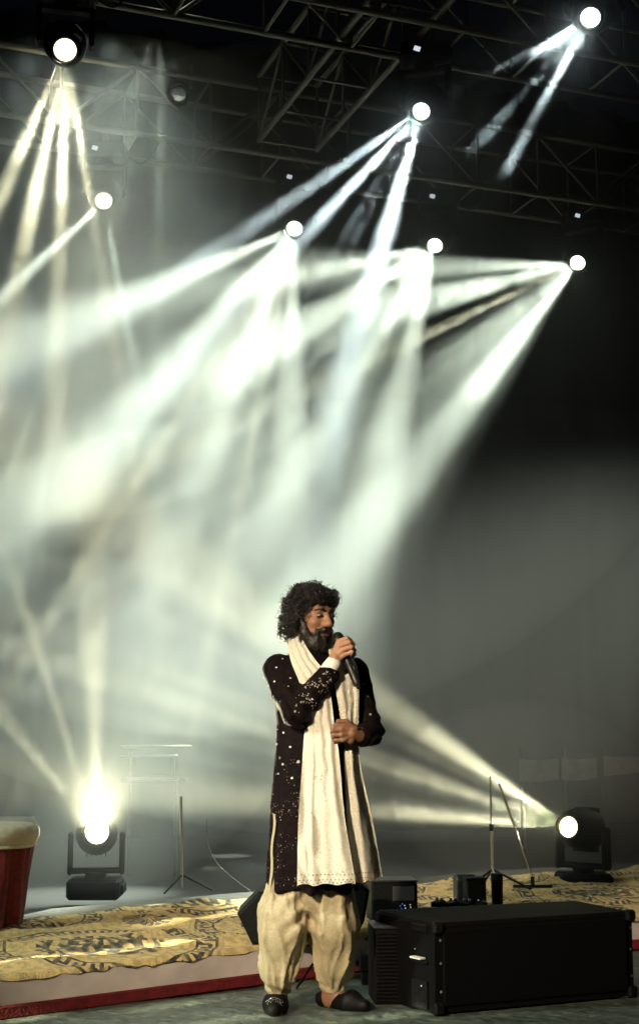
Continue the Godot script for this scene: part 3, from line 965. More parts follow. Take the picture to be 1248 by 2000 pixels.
	for k in pairs.size() - 1:
		var steps := 7
		for s in (steps if k < pairs.size() - 2 else steps + 1):
			var f := float(s) / steps
			var line := PackedVector3Array()
			var o := (pairs[k][0] as Vector3).cubic_interpolate(pairs[k + 1][0], pairs[maxi(k - 1, 0)][0], pairs[mini(k + 2, pairs.size() - 1)][0], f)
			var i_ := (pairs[k][1] as Vector3).cubic_interpolate(pairs[k + 1][1], pairs[maxi(k - 1, 0)][1], pairs[mini(k + 2, pairs.size() - 1)][1], f)
			var along := (k + f) / (pairs.size() - 1)
			var first := along < 0.5
			for j in nc:
				var q := float(j) / (nc - 1)
				var p := o.lerp(i_, q)
				var hang := smoothstep(1.35, 0.7, p.y)
				# one broad lap near the outer edge and softer pleats beside it
				var lap := 0.0
				if first: lap = 0.022 * smoothstep(0.22, 0.26, q) * smoothstep(1.22, 1.0, p.y) + 0.014 * sin(q * 6.5 + p.y * 2.0 + 0.6 + cloth_noise(p, 3.0)) * hang + 0.005 * sin(q * 21.0 + p.y * 4.0 + cloth_noise(p, 5.0) * 4.0)
				else: lap = 0.013 * sin(q * 8.0 - p.y * 3.0 + cloth_noise(p, 3.0)) * (0.35 + hang) + 0.003 * sin(q * 21.0 + p.y * 4.0 + cloth_noise(p, 5.0) * 4.0)
				var edge := sin(q * PI)
				lap += 0.012 * edge + 0.007 * cloth_noise(p, 7.0)
				p.z += lap if absf(along - 0.54) > 0.06 else 0.0
				if p.y < 0.54: p.y += 0.004 * sin(q * 16.0)
				line.append(p)
			rows.append(line)
	for r in rows: r.reverse()
	var cloth := put("stole", sheet(rows, 0.0035), stole_mat, t)
	# embroidery: white sprigs on the near end, gold and silver beads on the far end, an eyelet border along both hems
	var sprigs := []
	var borders := []
	var nr := rows.size()
	for k in 5200:
		var i := rng.randi() % (nr - 1)
		var j := rng.randi() % (nc - 1)
		var fi := rng.randf()
		var p: Vector3 = (rows[i][j] as Vector3).lerp(rows[i + 1][j], fi).lerp((rows[i][j + 1] as Vector3).lerp(rows[i + 1][j + 1], fi), rng.randf())
		var n: Vector3 = (rows[i][j + 1] - rows[i][j]).cross(rows[i + 1][j] - rows[i][j]).normalized()
		if n.z < 0: n = -n
		if p.z < 0.03 or p.y > 1.34: continue
		var q := 1.0 - float(j) / (nc - 1)
		p += n * 0.0022
		if i < nr / 2:
			if (q < 0.24 or cloth_noise(p, 11.0) > 0.32) and p.y < 1.02 and cloth_noise(p, 16.0) > -0.05: sprigs.append([p, n, rng.randf_range(0.002, 0.0038), Color(0.78, 0.75, 0.66)])
		elif cloth_noise(p + Vector3(0, 5, 0), 13.0) > 0.0:
			var c := rng.randf()
			borders.append([p, n, rng.randf_range(0.0018, 0.0036), Color(0.85, 0.78, 0.62) if c < 0.5 else (Color(0.8, 0.58, 0.3) if c < 0.8 else Color(0.85, 0.85, 0.82))])
	# three small diamond motifs on the near end
	for m in [[0.026, 0.947], [0.013, 0.803], [0.017, 0.656], [0.113, 0.575]]:
		for k in 44:
			var u := rng.randf_range(-1, 1)
			var v := rng.randf_range(-1, 1)
			if absf(u) + absf(v) > 1.0: continue
			var at: Vector3 = Vector3(m[0] + u * 0.022, m[1] + v * 0.02, 0)
			var hit := near_on(rows, at.x, at.y, 0, nr / 2)
			if hit != Vector3.ZERO: sprigs.append([hit + Vector3(0, 0, 0.003), Vector3(0, 0, 1), 0.0022, Color(0.8, 0.76, 0.64) if k % 3 else Color(0.3, 0.2, 0.08)])
	flecks("white_embroidery", cloth, sprigs, thread)
	flecks("beadwork", cloth, borders, beads)
	var holes := []
	for end in [0, 1]:
		for i in [1, 3, 5]:
			var row: PackedVector3Array = rows[i + 1 if end == 0 else nr - 2 - i]
			for j in range(1 + i / 2 % 2, nc - 1, 2):
				for h in 1:
					var p: Vector3 = row[j]
					holes.append([p + Vector3(0, 0, 0.003), Vector3(0.0, 0.0, 1.0), 0.0034, Color(0.3, 0.2, 0.1)])
	flecks("eyelet_border", cloth, holes, thread)

	# ---- bracelet
	var ring := TorusMesh.new()
	ring.inner_radius = 0.029
	ring.outer_radius = 0.035
	ring.rings = 24
	ring.ring_segments = 8
	put("bracelet", ring, M.gold, t, Transform3D(facing(w2 - e2), w2 + (e2 - w2).normalized() * 0.012))

	# ---- the microphone in his hand is a thing of its own
	var m0: Vector3 = Vector3(0.098, 1.534, 0.125) + Vector3(-0.03, 0, -5.9)
	var m1: Vector3 = Vector3(0.188, 1.316, 0.175) + Vector3(-0.03, 0, -5.9)
	var long := m0.distance_to(m1)
	var mic := thing("microphone", "black handheld microphone raised to the singer's mouth", "microphone", m1)
	var mb := Transform3D(facing(m0 - m1), Vector3.ZERO)
	put("shaft", lathe([Vector2(0, 0.0), Vector2(0.014, 0.002), Vector2(0.0165, 0.012), Vector2(0.0165, 0.055), Vector2(0.0145, 0.062), Vector2(0.0145, 0.09), Vector2(0.0168, 0.1), Vector2(0.0175, long * 0.55), Vector2(0.0195, long - 0.062), Vector2(0.0215, long - 0.05), Vector2(0, long - 0.049)]), M.mic_black, mic, mb)
	put("grille", lathe([Vector2(0.0215, long - 0.05), Vector2(0.0255, long - 0.042), Vector2(0.0265, long - 0.03), Vector2(0.0262, long - 0.02), Vector2(0.023, long - 0.006), Vector2(0.015, long + 0.002), Vector2(0, long + 0.004)]), M.mic_grille, mic, mb)
	put("grille_band", lathe([Vector2(0.0262, long - 0.031), Vector2(0.0275, long - 0.029), Vector2(0.0275, long - 0.025), Vector2(0.0262, long - 0.023)]), M.mic_black, mic, mb)
	put("antenna_cap", lathe([Vector2(0, -0.012), Vector2(0.008, -0.011), Vector2(0.01, -0.002), Vector2(0.012, 0.004)]), M.mic_black, mic, mb)
	put("switch", chamfer_box(Vector3(0.006, 0.016, 0.004), 0.001), M.steel, mic, mb * Transform3D(Basis(), Vector3(0.0, 0.075, 0.0155)))

func near_on(rows: Array, x: float, y: float, from: int, to: int) -> Vector3:
	var best := 1e9
	var at := Vector3.ZERO
	for i in range(from, to, 1):
		if absf(rows[i][0].y - y) > 0.03: continue
		for j in rows[i].size():
			var p: Vector3 = rows[i][j]
			var d := Vector2(p.x - x, p.y - y).length()
			if d < best:
				best = d
				at = Vector3(x, y, p.z)
	return at if best < 0.02 else Vector3.ZERO

func curl(st: SurfaceTool, at: Vector3, dir: Vector3, long: float, coil: float, thick: float, turns: float) -> void:
	var b := facing(dir)
	var path := PackedVector3Array()
	var n := int(6 + turns * 5)
	var phase := rng.randf() * TAU
	for i in n + 1:
		var f := float(i) / n
		var a := phase + f * turns * TAU
		path.append(at + b * Vector3((cos(a) - cos(phase)) * coil, f * long, (sin(a) - sin(phase)) * coil))
	add_tube(st, path, func(f): return thick * (1.0 - 0.5 * f), 4)

# ---------------------------------------------------------------- the scene

func _ready() -> void:
	rng.seed = 11
	noise.seed = 5
	noise.frequency = 1.0
	# camera
	var cam := Camera3D.new()
	cam.name = "camera"
	add_child(cam)
	cam.position = Vector3(0, 1.15, 0)
	cam.rotation.x = 0.15432
	cam.fov = 40.65
	cam.far = 200.0
	cam.current = true
	# night sky and exposure
	var env := Environment.new()
	env.background_mode = Environment.BG_SKY
	env.sky = Sky.new()
	var night := ProceduralSkyMaterial.new()
	night.sky_top_color = Color(0.012, 0.014, 0.02)
	night.sky_horizon_color = Color(0.02, 0.021, 0.024)
	night.ground_horizon_color = Color(0.02, 0.021, 0.024)
	night.ground_bottom_color = Color(0.012, 0.012, 0.012)
	env.sky.sky_material = night
	env.background_energy_multiplier = 1.0
	env.tonemap_mode = Environment.TONE_MAPPER_LINEAR
	env.tonemap_exposure = 1.0
	env.volumetric_fog_enabled = true
	env.volumetric_fog_density = 0.0
	env.sdfgi_enabled = true
	env.ssao_enabled = true
	env.ssil_enabled = true
	var we := WorldEnvironment.new()
	we.name = "environment"
	we.environment = env
	add_child(we)
	# moonlight, next to nothing
	var moon := DirectionalLight3D.new()
	moon.name = "moon"
	moon.light_energy = 0.004
	moon.light_color = Color(0.8, 0.88, 1.0)
	moon.light_angular_distance = 0.5
	moon.rotation = Vector3(-0.9, 0.5, 0)
	moon.shadow_enabled = true
	add_child(moon)
	build_materials()
	build_stage()
	build_lamps()
	build_smoke()
	build_gear()
	build_person()

func build_materials() -> void:
	mat("lamp_black", lin(0.004, 0.004, 0.0045), 0.6)
	M.lamp_black.metallic_specular = 0.15
	mat("truss_metal", lin(0.065, 0.055, 0.042), 0.6, 0.2)
	mat("lens_ring", lin(0.5, 0.4, 0.22), 0.3, 0.8)
	var d := mat("display", Color(0.8, 0.85, 0.9), 0.3)
	d.emission_enabled = true
	d.emission = Color(0.9, 0.95, 1.0)
	d.emission_energy_multiplier = 0.8
	var fl := grain(mat("vinyl", lin(0.22, 0.265, 0.225), 0.42), 0.02, 0.7, 0.62, 3, 0.25)
	fl.detail_enabled = true
	fl.detail_blend_mode = BaseMaterial3D.BLEND_MODE_MUL
	fl.detail_albedo = noise_texture(0.05, 31, Color(0.65, 0.65, 0.65), Color(1, 1, 1), 512, 5)
	grain(mat("ground_dark", lin(0.05, 0.05, 0.045), 0.95), 0.03, 0.6, 0.5, 4)
	grain(mat("deck_wood", lin(0.05, 0.042, 0.032), 0.85), 0.03, 1.5, 0.5, 5)
	grain(mat("board_white", lin(0.8, 0.68, 0.65), 0.6), 0.012, 1.2, 0.72, 6, 0.1)
	grain(mat("red_cloth", lin(0.22, 0.008, 0.012), 0.75), 0.03, 3.0, 0.55, 8, 0.3)
	grain(mat("black_cloth", lin(0.004, 0.004, 0.004), 0.95), 0.03, 1.0, 0.6, 9)
	grain(mat("case_black", lin(0.005, 0.005, 0.0055), 0.85), 0.15, 4.0, 0.3, 10, 0.5)
	grain(mat("gear_black", lin(0.009, 0.009, 0.0095), 0.6), 0.06, 3.0, 0.55, 12, 0.15)
	mat("steel", lin(0.55, 0.55, 0.55), 0.28, 1.0)
	mat("chrome", lin(0.7, 0.7, 0.7), 0.15, 1.0)
	grain(mat("pale_cloth", lin(0.2, 0.175, 0.13), 0.9), 0.02, 1.5, 0.7, 14)
	grain(mat("cream_cloth", lin(0.62, 0.56, 0.42), 0.8), 0.02, 3.0, 0.8, 15, 0.3)
	grain(mat("grille_cloth", lin(0.004, 0.004, 0.004), 0.9), 0.3, 6.0, 0.3, 16, 0.8)
	grain(mat("steel_dark", lin(0.09, 0.09, 0.09), 0.4, 0.6), 0.04, 3.0, 0.6, 17)
	mat("faceplate", lin(0.05, 0.045, 0.045), 0.4)
	for q in [["led_blue", Color(0.35, 0.45, 1.0)], ["led_white", Color(0.85, 0.92, 1.0)], ["led_amber", Color(1.0, 0.85, 0.55)]]:
		var e := mat(q[0], q[1], 0.4)
		e.emission_enabled = true
		e.emission = q[1]
		e.emission_energy_multiplier = 0.5
	for k in ["case_black", "gear_black", "grille_cloth"]: M[k].metallic_specular = 0.25
	mat("white_plastic", lin(0.7, 0.68, 0.62), 0.5)

func carpet_texture() -> ImageTexture:
	# one repeat of the printed carpet, 1.1 m a side: a medallion inside a ring of key pattern
	var n := 512
	var im := Image.create(n, n, false, Image.FORMAT_RGB8)
	var cream := Color(0.68, 0.47, 0.2)
	var dark := Color(0.045, 0.045, 0.045)
	var slate := Color(0.10, 0.105, 0.09)
	var tan_ := Color(0.5, 0.38, 0.2)
	for y in n:
		for x in n:
			var u := (x + 0.5) / n - 0.5
			var v := (y + 0.5) / n - 0.5
			var r := sqrt(u * u + v * v)
			var a := atan2(v, u)
			var c := cream
			var wob := noise.get_noise_2d(x * 0.02, y * 0.02) * 0.02
			if r < 0.27 + wob:
				var petal := sin(a * 12.0 + sin(r * 60.0) * 1.4) + 0.7 * sin(r * 95.0)
				c = dark if petal > -0.1 else (slate if petal > -0.75 else cream)
				if r < 0.07: c = cream if sin(a * 8.0) > 0 else dark
				elif absf(r - 0.2) < 0.012: c = cream
				if r > 0.24: c = dark if sin(a * 28.0) > -0.2 else cream
			elif r > 0.385 and r < 0.475:
				# the key ring
				var w := fposmod(a / TAU * 40.0, 1.0)
				var h := (r - 0.385) / 0.09
				var line := h < 0.13 or h > 0.87
				line = line or (w < 0.25 and h < 0.75) or (w > 0.5 and w < 0.75 and h > 0.25) or (w > 0.12 and w < 0.5 and h > 0.55 and h < 0.72)
				c = dark if line else cream
			elif r > 0.49 and r < 0.5:
				c = tan_
			else:
				# corner sprays
				var cu := 0.5 - absf(u)
				var cv := 0.5 - absf(v)
				var cr := sqrt(cu * cu + cv * cv)
				if cr < 0.12:
					var p := sin(atan2(cv, cu) * 10.0 + cr * 50.0)
					c = slate if p > 0.1 and cr > 0.03 else (dark if p < -0.6 else cream)
				elif r > 0.3 and r < 0.36 and sin(a * 24.0 + r * 90.0) > 0.75:
					c = tan_
			var worn := clampf(0.25 + 0.9 * noise.get_noise_2d(x * 0.045 + 90.0, y * 0.045), 0.0, 0.6)
			c = c.lerp(tan_ * 0.55, worn)
			var g := 0.86 + 0.3 * noise.get_noise_2d(x * 0.4, y * 0.4)
			im.set_pixel(x, y, Color(c.r * g, c.g * g, c.b * g).linear_to_srgb())
	return ImageTexture.create_from_image(im)

func build_stage() -> void:
	var g := put("ground", prism(PackedVector2Array([Vector2(-60, -60), Vector2(60, -60), Vector2(60, 40), Vector2(-60, 40)]), -1.4, -1.2), M.ground_dark, self)
	tag(g, "dark ground under the stage", "", "", "structure")
	var fl := put("stage_floor", prism(PackedVector2Array([Vector2(-9, -18), Vector2(10, -18), Vector2(10, -4.6), Vector2(-9, -4.6)]), -1.2, -0.004), M.vinyl, self)
	tag(fl, "grey green stage floor", "", "", "structure")
	# two floor covering sheets that meet in a seam at the lower left
	var corner: Vector3 = Vector3(-0.994, 0, -5.971)
	var left: Vector3 = Vector3(-1.276, 0, -5.768)
	var near: Vector3 = Vector3(-0.725, 0, -5.652)
	var far_l := corner + (left - corner) * 5.0
	var far_n := corner + (near - corner) * 6.0
	put("floor_sheet", prism(PackedVector2Array([Vector2(corner.x, corner.z), Vector2(far_l.x, far_l.z), Vector2(far_l.x + 1, -4.7), Vector2(far_n.x, -4.7)]), -0.0035, 0.003, 0.002), M.vinyl, fl)
	var r1: Vector3 = Vector3(-0.996, 0, -5.982)
	put("floor_sheet", prism(PackedVector2Array([Vector2(corner.x + 0.012, corner.z - 0.004), Vector2(far_n.x + 0.012, -4.7), Vector2(3.6, -4.7), Vector2(3.6, -6.6), Vector2(0.4, -6.6), Vector2(-0.4, -6.3)]), -0.0035, 0.002, 0.0015), M.vinyl, fl)

	# black cloth on the floor behind the riser
	var rear := put("rear_floor", prism(PackedVector2Array([Vector2(-9, -17.9), Vector2(9.9, -17.9), Vector2(9.9, -9.6), Vector2(1.4, -9.9), Vector2(-3.4, -7.0), Vector2(-9, -7.0)]), -0.003, 0.004), M.black_cloth, self)
	tag(rear, "black cloth covering the floor behind the riser", "", "", "structure")

	# the low riser: its front bends where the gear stands
	var pl: Vector3 = Vector3(-1.27, 0, -5.739)
	var pm: Vector3 = Vector3(0.285, 0, -6.902)
	var pr: Vector3 = Vector3(1.648, 0, -7.49)
	var a := Vector2(pl.x, pl.z) + (Vector2(pl.x, pl.z) - Vector2(pm.x, pm.z)) * 0.9
	var b := Vector2(pm.x, pm.z)
	var c := Vector2(pr.x, pr.z) + (Vector2(pr.x, pr.z) - b) * 1.2
	var back := Vector2(0.35, -0.937) * 3.4
	var H := 0.16
	var riser := thing("stage_riser", "low stage riser with pale board front and red trim along its foot", "riser")
	put("deck", prism(PackedVector2Array([a, b, c, c + back, b + back, a + back]), 0.0, H, 0.004), M.deck_wood, riser)
	for e in [[a, b], [b, c]]:
		var along: Vector2 = (e[1] - e[0]).normalized()
		var out := Vector2(-along.y, along.x)
		if out.y < 0: out = -out
		var bs := Basis(Vector3(along.x, 0, along.y), Vector3.UP, Vector3(out.x, 0, out.y))
		var mid: Vector2 = (e[0] + e[1]) / 2
		var long: float = e[0].distance_to(e[1])
		var m1: Vector2 = mid + out * 0.006
		var m2: Vector2 = mid + out * 0.012
		box("front_board", riser, Vector3(long, 0.105, 0.012), Vector3(m1.x, 0.102, m1.y), M.board_white, 0.003, bs)
		box("red_trim", riser, Vector3(long + 0.01, 0.052, 0.024), Vector3(m2.x, 0.028, m2.y), M.red_cloth, 0.006, bs)

	# the printed carpet, a little rucked, hanging over the front edge
	var rows := []
	var n_s := 190
	var n_t := 84
	var uv_at := []
	var spine := Vector2(0.80, -0.60)
	var cross_ := Vector2(0.60, 0.80)
	for j in n_t:
		var line := PackedVector3Array()
		for i in n_s:
			var s := float(i) / (n_s - 1)
			var q: Vector2 = a.lerp(b, s / 0.5) if s < 0.5 else b.lerp(c, (s - 0.5) / 0.5)
			var t := float(j) / (n_t - 1)
			var wave := 0.02 * noise.get_noise_1d(s * 60.0) + 0.012 * noise.get_noise_1d(s * 190.0 + 40.0)
			var deep := -0.03 + wave + 2.75 * t
			q += Vector2(0.35, -0.937) * deep
			var k := q.dot(spine)
			var l := q.dot(cross_)
			var ruck := maxf(0.0, noise.get_noise_2d(k * 0.9, l * 4.2)) * 0.055 + maxf(0.0, noise.get_noise_2d(k * 2.2 + 30.0, l * 8.0)) * 0.02
			ruck *= smoothstep(0.0, 0.12, t) * 0.9 + 0.1
			var y := H + 0.008 + ruck
			if deep < 0.0: y -= (0.0 - deep) * 0.7
			line.append(Vector3(q.x, y, q.y))
		rows.append(line)
	rows.reverse()
	var mesh := sheet(rows, 0.008)
	var arr := mesh.surface_get_arrays(0)
	var uv := PackedVector2Array()
	var center := Vector2(-0.978, -6.455)
	for v in arr[Mesh.ARRAY_VERTEX]:
		var q := Vector2(v.x, v.z) - center
		uv.append(Vector2(q.dot(spine), q.dot(cross_)) / 1.1 + Vector2(0.5, 0.5))
	arr[Mesh.ARRAY_TEX_UV] = uv
	var cm := ArrayMesh.new()
	cm.add_surface_from_arrays(Mesh.PRIMITIVE_TRIANGLES, arr)
	var carpet_mat := mat("carpet", Color(1, 1, 1), 0.95)
	carpet_mat.albedo_texture = carpet_texture()
	carpet_mat.normal_enabled = true
	carpet_mat.normal_texture = noise_texture(0.25, 61, Color.BLACK, Color.WHITE, 512, 4, true, 5.0)
	carpet_mat.normal_scale = 0.5
	carpet_mat.metallic_specular = 0.15
	carpet_mat.rim_enabled = true
	carpet_mat.rim = 0.1
	var carpet := put("carpet", cm, carpet_mat, self)
	tag(carpet, "rucked cream carpet printed with dark medallions covering the riser", "carpet")

	# black cloth behind everything
	var folds := []
	for j in 8:
		var line := PackedVector3Array()
		for i in 160:
			var s := float(i) / 159.0
			var p := Vector3(-9, 0, -12.2).lerp(Vector3(11, 0, -19.6), s)
			line.append(p + Vector3(0.35, 0, 0.937) * (0.12 * sin(s * 180.0) + 0.05 * sin(s * 410.0)) + Vector3.UP * (9.0 - 9.0 * j / 7.0))
		folds.append(line)
	var cloth := put("backdrop_curtain", sheet(folds, 0.01), M.black_cloth, self)
	tag(cloth, "black cloth curtain hanging across the back of the stage", "curtain")

	# trusses of the roof
	var u := Vector3(0.937, 0, -0.35)
	var v := Vector3(0.35, 0, 0.937)
	var bt := Vector3(-1.72, 5.78, -10.5)
	truss("long dim roof truss running above the lower row of beam lamps", bt - u * 4.0, bt + u * 9.2, 0.56, 0.5, 22)
	var ft := Vector3(-1.57, 5.78, -8.0)
	truss("roof truss nearest the top of the picture carrying the upper beam lamps", ft - u * 3.0, ft + u * 7.0, 0.56, 0.5, 16)
	var xt := bt + u * 1.45
	truss("roof truss reaching forward from the long truss at the picture's centre", xt + v * 0.3 + Vector3.UP * 0.08, xt + v * 6.2 + Vector3.UP * 0.08, 0.56, 0.5, 10)

func build_lamps() -> void:
	var roof := "beam lamps hung from the roof trusses"
	# the upper row
	moving_head("bright beam lamp hanging at the top beside the dark upper corner, facing out", roof, Vector3(-1.569, 5.282, -8), Vector3(-0.837, 2.58, -4.6), true, [
		[Vector3(-1.701, 4.272, -8.7), 2.8, 420], [Vector3(-1.452, 4.272, -8.7), 1.8, 420], [Vector3(-1.959, 4.132, -8.7), 3.2, 330], [Vector3(-2.171, 4.448, -8.7), 3.6, 330], [Vector3(-1.89, 4.308, -8.7), 0.5, 420, COOL]], 6.0, WARM, 0.074)
	moving_head("beam lamp high in the middle fanning pale rays down towards the smoke", roof, Vector3(0.689, 5.28, -8.86), Vector3(0.039, 3.089, -6.4), true, [
		[Vector3(-0.234, 4.847, -9.4), 3.0, 330], [Vector3(-0.087, 4.619, -9.4), 3.4, 360], [Vector3(0.058, 4.41, -9.4), 0.5, 480], [Vector3(0.13, 4.316, -9.4), 0.4, 460], [Vector3(0.384, 4.297, -9.4), 5.5, 380]], 6.0, ICE, 0.064)
	moving_head("topmost beam lamp in the dark corner with three separate rays", roof, Vector3(1.593, 5.278, -7.6), Vector3(0.718, 3.143, -5.2), true, [
		[Vector3(0.908, 4.715, -7.3), 2.8, 170], [Vector3(0.429, 3.954, -7.6), 0.3, 700], [Vector3(0.488, 3.964, -7.6), 0.3, 700], [Vector3(1.14, 4.791, -7.3), 0.8, 210], [Vector3(1.162, 4.502, -7.3), 2.0, 150], [Vector3(0.905, 4.024, -7.5), 2.2, 240]], 6.0, ICE, 0.064)
	# the lower row, right under the long truss
	moving_head("beam lamp low over the smoke farthest towards the vertical rays, facing out", roof, Vector3(-1.717, 5.289, -10.5), Vector3(-1.172, 2.506, -7), true, [
		[Vector3(-1.908, 4.002, -9.8), 0.45, 975, COOL], [Vector3(-1.778, 4.041, -9.8), 0.5, 975, COOL], [Vector3(-2.421, 4.197, -9.8), 3.4, 380, COOL], [Vector3(-1.56, 4.366, -10.9), 2.4, 320, COOL]], 5.0, WARM, 0.07)
	moving_head("beam lamp at the head of the white smoke bank, second in the lower row", roof, Vector3(-0.209, 5.245, -11), Vector3(-0.555, 2.7, -8), true, [
		[Vector3(-1.256, 4.549, -10.4), 6.0, 330], [Vector3(-1.045, 3.864, -10), 5.5, 330], [Vector3(-1.09, 3.275, -9.8), 0.8, 975, WARM], [Vector3(-0.922, 3.199, -9.8), 0.6, 975, WARM], [Vector3(-0.691, 3.45, -9.9), 3.6, 360], [Vector3(-0.465, 3.373, -9.9), 0.7, 900, WARM], [Vector3(-0.205, 3.629, -10), 4.4, 330],
		[Vector3(-0.842, 2.896, -10), 15.0, 80, COOL, 1.0]], 7.0, COOL, 0.07)
	moving_head("beam lamp between its two row mates above the smoke's edge", roof, Vector3(1, 5.277, -11.5), Vector3(0.051, 2.713, -8.4), true, [
		[Vector3(-0.276, 4.9, -11.2), 6.0, 420], [Vector3(-0.532, 3.972, -10.4), 6.5, 440], [Vector3(-0.016, 4.159, -10.2), 0.45, 1200], [Vector3(0.172, 4.119, -10.2), 0.4, 1200], [Vector3(0.062, 3.463, -10.3), 3.6, 440], [Vector3(0.589, 3.589, -10.5), 5.5, 400],
		[Vector3(-0.475, 2.814, -10.2), 15.0, 92, COOL, 1.0]], 7.0, COOL, 0.07)
	moving_head("last beam lamp of the lower row sending one thick ray downwards", roof, Vector3(2.328, 5.293, -12), Vector3(0.819, 2.932, -9.2), true, [
		[Vector3(0.346, 5.172, -11.8), 6.0, 560], [Vector3(-0.185, 4.373, -11), 6.0, 560], [Vector3(0.066, 3.937, -10.9), 1.6, 760, WARM], [Vector3(0.543, 3.831, -10.9), 0.36, 1650, COOL], [Vector3(0.624, 3.724, -10.9), 0.32, 1650, COOL], [Vector3(0.524, 4.108, -10.9), 0.6, 1425, COOL], [Vector3(0.862, 3.363, -11.2), 5.6, 760],
		[Vector3(-0.016, 2.719, -10.6), 14.0, 120, COOL, 1.0]], 7.0, COOL, 0.074)
	# further lamps of the same trusses, above the frame
	moving_head("beam lamp above the picture's edge throwing narrow double rays into the smoke", roof, Vector3(-1.099, 6.404, -9), Vector3(-1.066, 3.662, -7), true, [
		[Vector3(-1.423, 4.237, -8.8), 0.55, 560, COOL], [Vector3(-1.365, 4.237, -8.8), 0.5, 560, COOL], [Vector3(-1.089, 4.599, -9), 1.4, 320, COOL]], 5.0, WARM)
	moving_head("beam lamp above the picture's edge throwing one soft wide ray into the smoke", roof, Vector3(-0.829, 7, -9.2), Vector3(-1.325, 4.608, -8), true, [
		[Vector3(-1.526, 4.997, -8.9), 2.6, 420]], 5.0, COOL)
	# on the floor
	var low := "beam lamps standing on the floor behind the carpet"
	moving_head("beam lamp on the floor beside the stand poles, rays pointing past the singer", low, Vector3(1.577, 0.522, -9), Vector3(0.199, 0.788, -7.2), false, [
		[Vector3(0.587, 1.199, -9.1), 5.6, 240, WARM], [Vector3(0.386, 1.134, -9.1), 0.8, 400, WARM], [Vector3(0.318, 0.921, -9.1), 2.2, 380, WARM], [Vector3(-0.344, 0.79, -9.1), 0.45, 600], [Vector3(-0.345, 0.862, -9.1), 0.4, 600], [Vector3(0.251, 0.628, -9.1), 4.0, 280], [Vector3(-1.289, 1.614, -9.1), 1.8, 280, WARM], [Vector3(-0.679, 1.084, -9.1), 0.7, 420, WARM]], 7.0, WARM, 0.07)
	moving_head("glaring beam lamp on the floor beside the red pedestal, blazing at the viewer", low, Vector3(-1.413, 0.49, -9), Vector3(-0.764, 1.042, -5), false, [
		[Vector3(-1.496, 1.586, -9.2), 6.0, 85, WARM], [Vector3(-1.734, 1.283, -9.2), 2.0, 190, WARM], [Vector3(-2.103, 1.217, -9.2), 2.2, 260, WARM], [Vector3(-2.213, 1.451, -9.2), 1.2, 220, WARM],
		[Vector3(-1.168, 1.07, -7.4), 20.0, 74, WARM, 1.0]], 16.0, WARM, 0.078)
	# at the side, skimming the floor: long streaks of light before the riser
	moving_head("beam lamp standing beside the stage skimming the floor with thin rays", "", Vector3(-3.6, 0.9, -3.9), Vector3(0, 0, -5.7), false, [
		[Vector3(-1.188, 0, -5.739), 1.1, 90, WARM], [Vector3(-0.627, 0, -6.003), 0.9, 90, WARM], [Vector3(-0.334, 0, -5.739), 0.9, 80, WARM], [Vector3(0.301, 0, -5.807), 0.8, 110, WARM], [Vector3(-0.747, 0.17, -6.455), 1.0, 200, WARM], [Vector3(-1.172, 0.17, -6.148), 0.8, 190, WARM], [Vector3(-0.592, 0.17, -7.379), 0.9, 140, WARM], [Vector3(-1.254, 0.17, -7.379), 1.0, 130, WARM], [Vector3(1.422, 0.17, -8.315), 0.7, 120, WARM]], 5.0, WARM)

	var fc := thing("flight_case", "black flight case under the floor skimming lamp", "case", Vector3(-3.78, -1.2, -3.82))
	box("body", fc, Vector3(0.6, 1.5, 0.5), Vector3(0, 0.757, 0), M.case_black, 0.01)
	for x in [-0.25, 0.25]:
		for z in [-0.2, 0.2]: box("castor", fc, Vector3(0.06, 0.01, 0.06), Vector3(x, 0.003, z), M.gear_black, 0.002)

	# lamps out of the frame that light the smoke, and the singer from the front and the side
	wash_lamp("cool wash lamp high at the near side of the stage lighting the smoke bank", Vector3(-2.3, 7.8, -9.1), Vector3(-1.075, 3.029, -9.7), 21.0, 46.0, Color(0.94, 1.0, 0.955), true)
	wash_lamp("cool wash lamp low at the far side of the stage", Vector3(5.8, 4.0, -12.6), Vector3(1.076, 1.497, -10.6), 19.0, 66.0, Color(0.97, 1.0, 0.92), true)
	wash_lamp("warm wash lamp on a tall stand in front of the stage", Vector3(-3.4, 3.7, 0.6), Vector3(0.1, 0.75, -6.3), 13.0, 88.0, Color(1.0, 0.92, 0.78))
	wash_lamp("cool side lamp on a stand beside the stage", Vector3(-4.6, 2.6, -4.4), Vector3(-0.7, 0.4, -6.2), 19.0, 27.0, Color(0.93, 1.0, 0.92))
	wash_lamp("dim house lamp high above the audience", Vector3(2.0, 6.0, 5.0), Vector3(0.8, 3.0, -11.0), 24.0, 3.0, Color(1.0, 0.86, 0.68))
	# an unlit lamp on the long truss
	var p := thing("par_can", "small unlit lamp clamped to the long roof truss", "stage light", Vector3(-1.177, 6.541, -10.9))
	put("can", lathe([Vector2(0, -0.13), Vector2(0.06, -0.12), Vector2(0.085, -0.05), Vector2(0.09, 0.1), Vector2(0.084, 0.1), Vector2(0.08, 0.0), Vector2(0, -0.02)]), M.lamp_black, p, Transform3D(facing(Vector3(0.1, -0.7, 0.8)), Vector3(0, -0.14, 0)))
	put("lens", lathe([Vector2(0.08, 0.06), Vector2(0.05, 0.075), Vector2(0, 0.08)]), M.chrome, p, Transform3D(facing(Vector3(0.1, -0.7, 0.8)), Vector3(0, -0.14, 0)))
	box("clamp", p, Vector3(0.03, 0.2, 0.03), Vector3(0.1, 0.0, 0), M.truss_metal, 0.005)

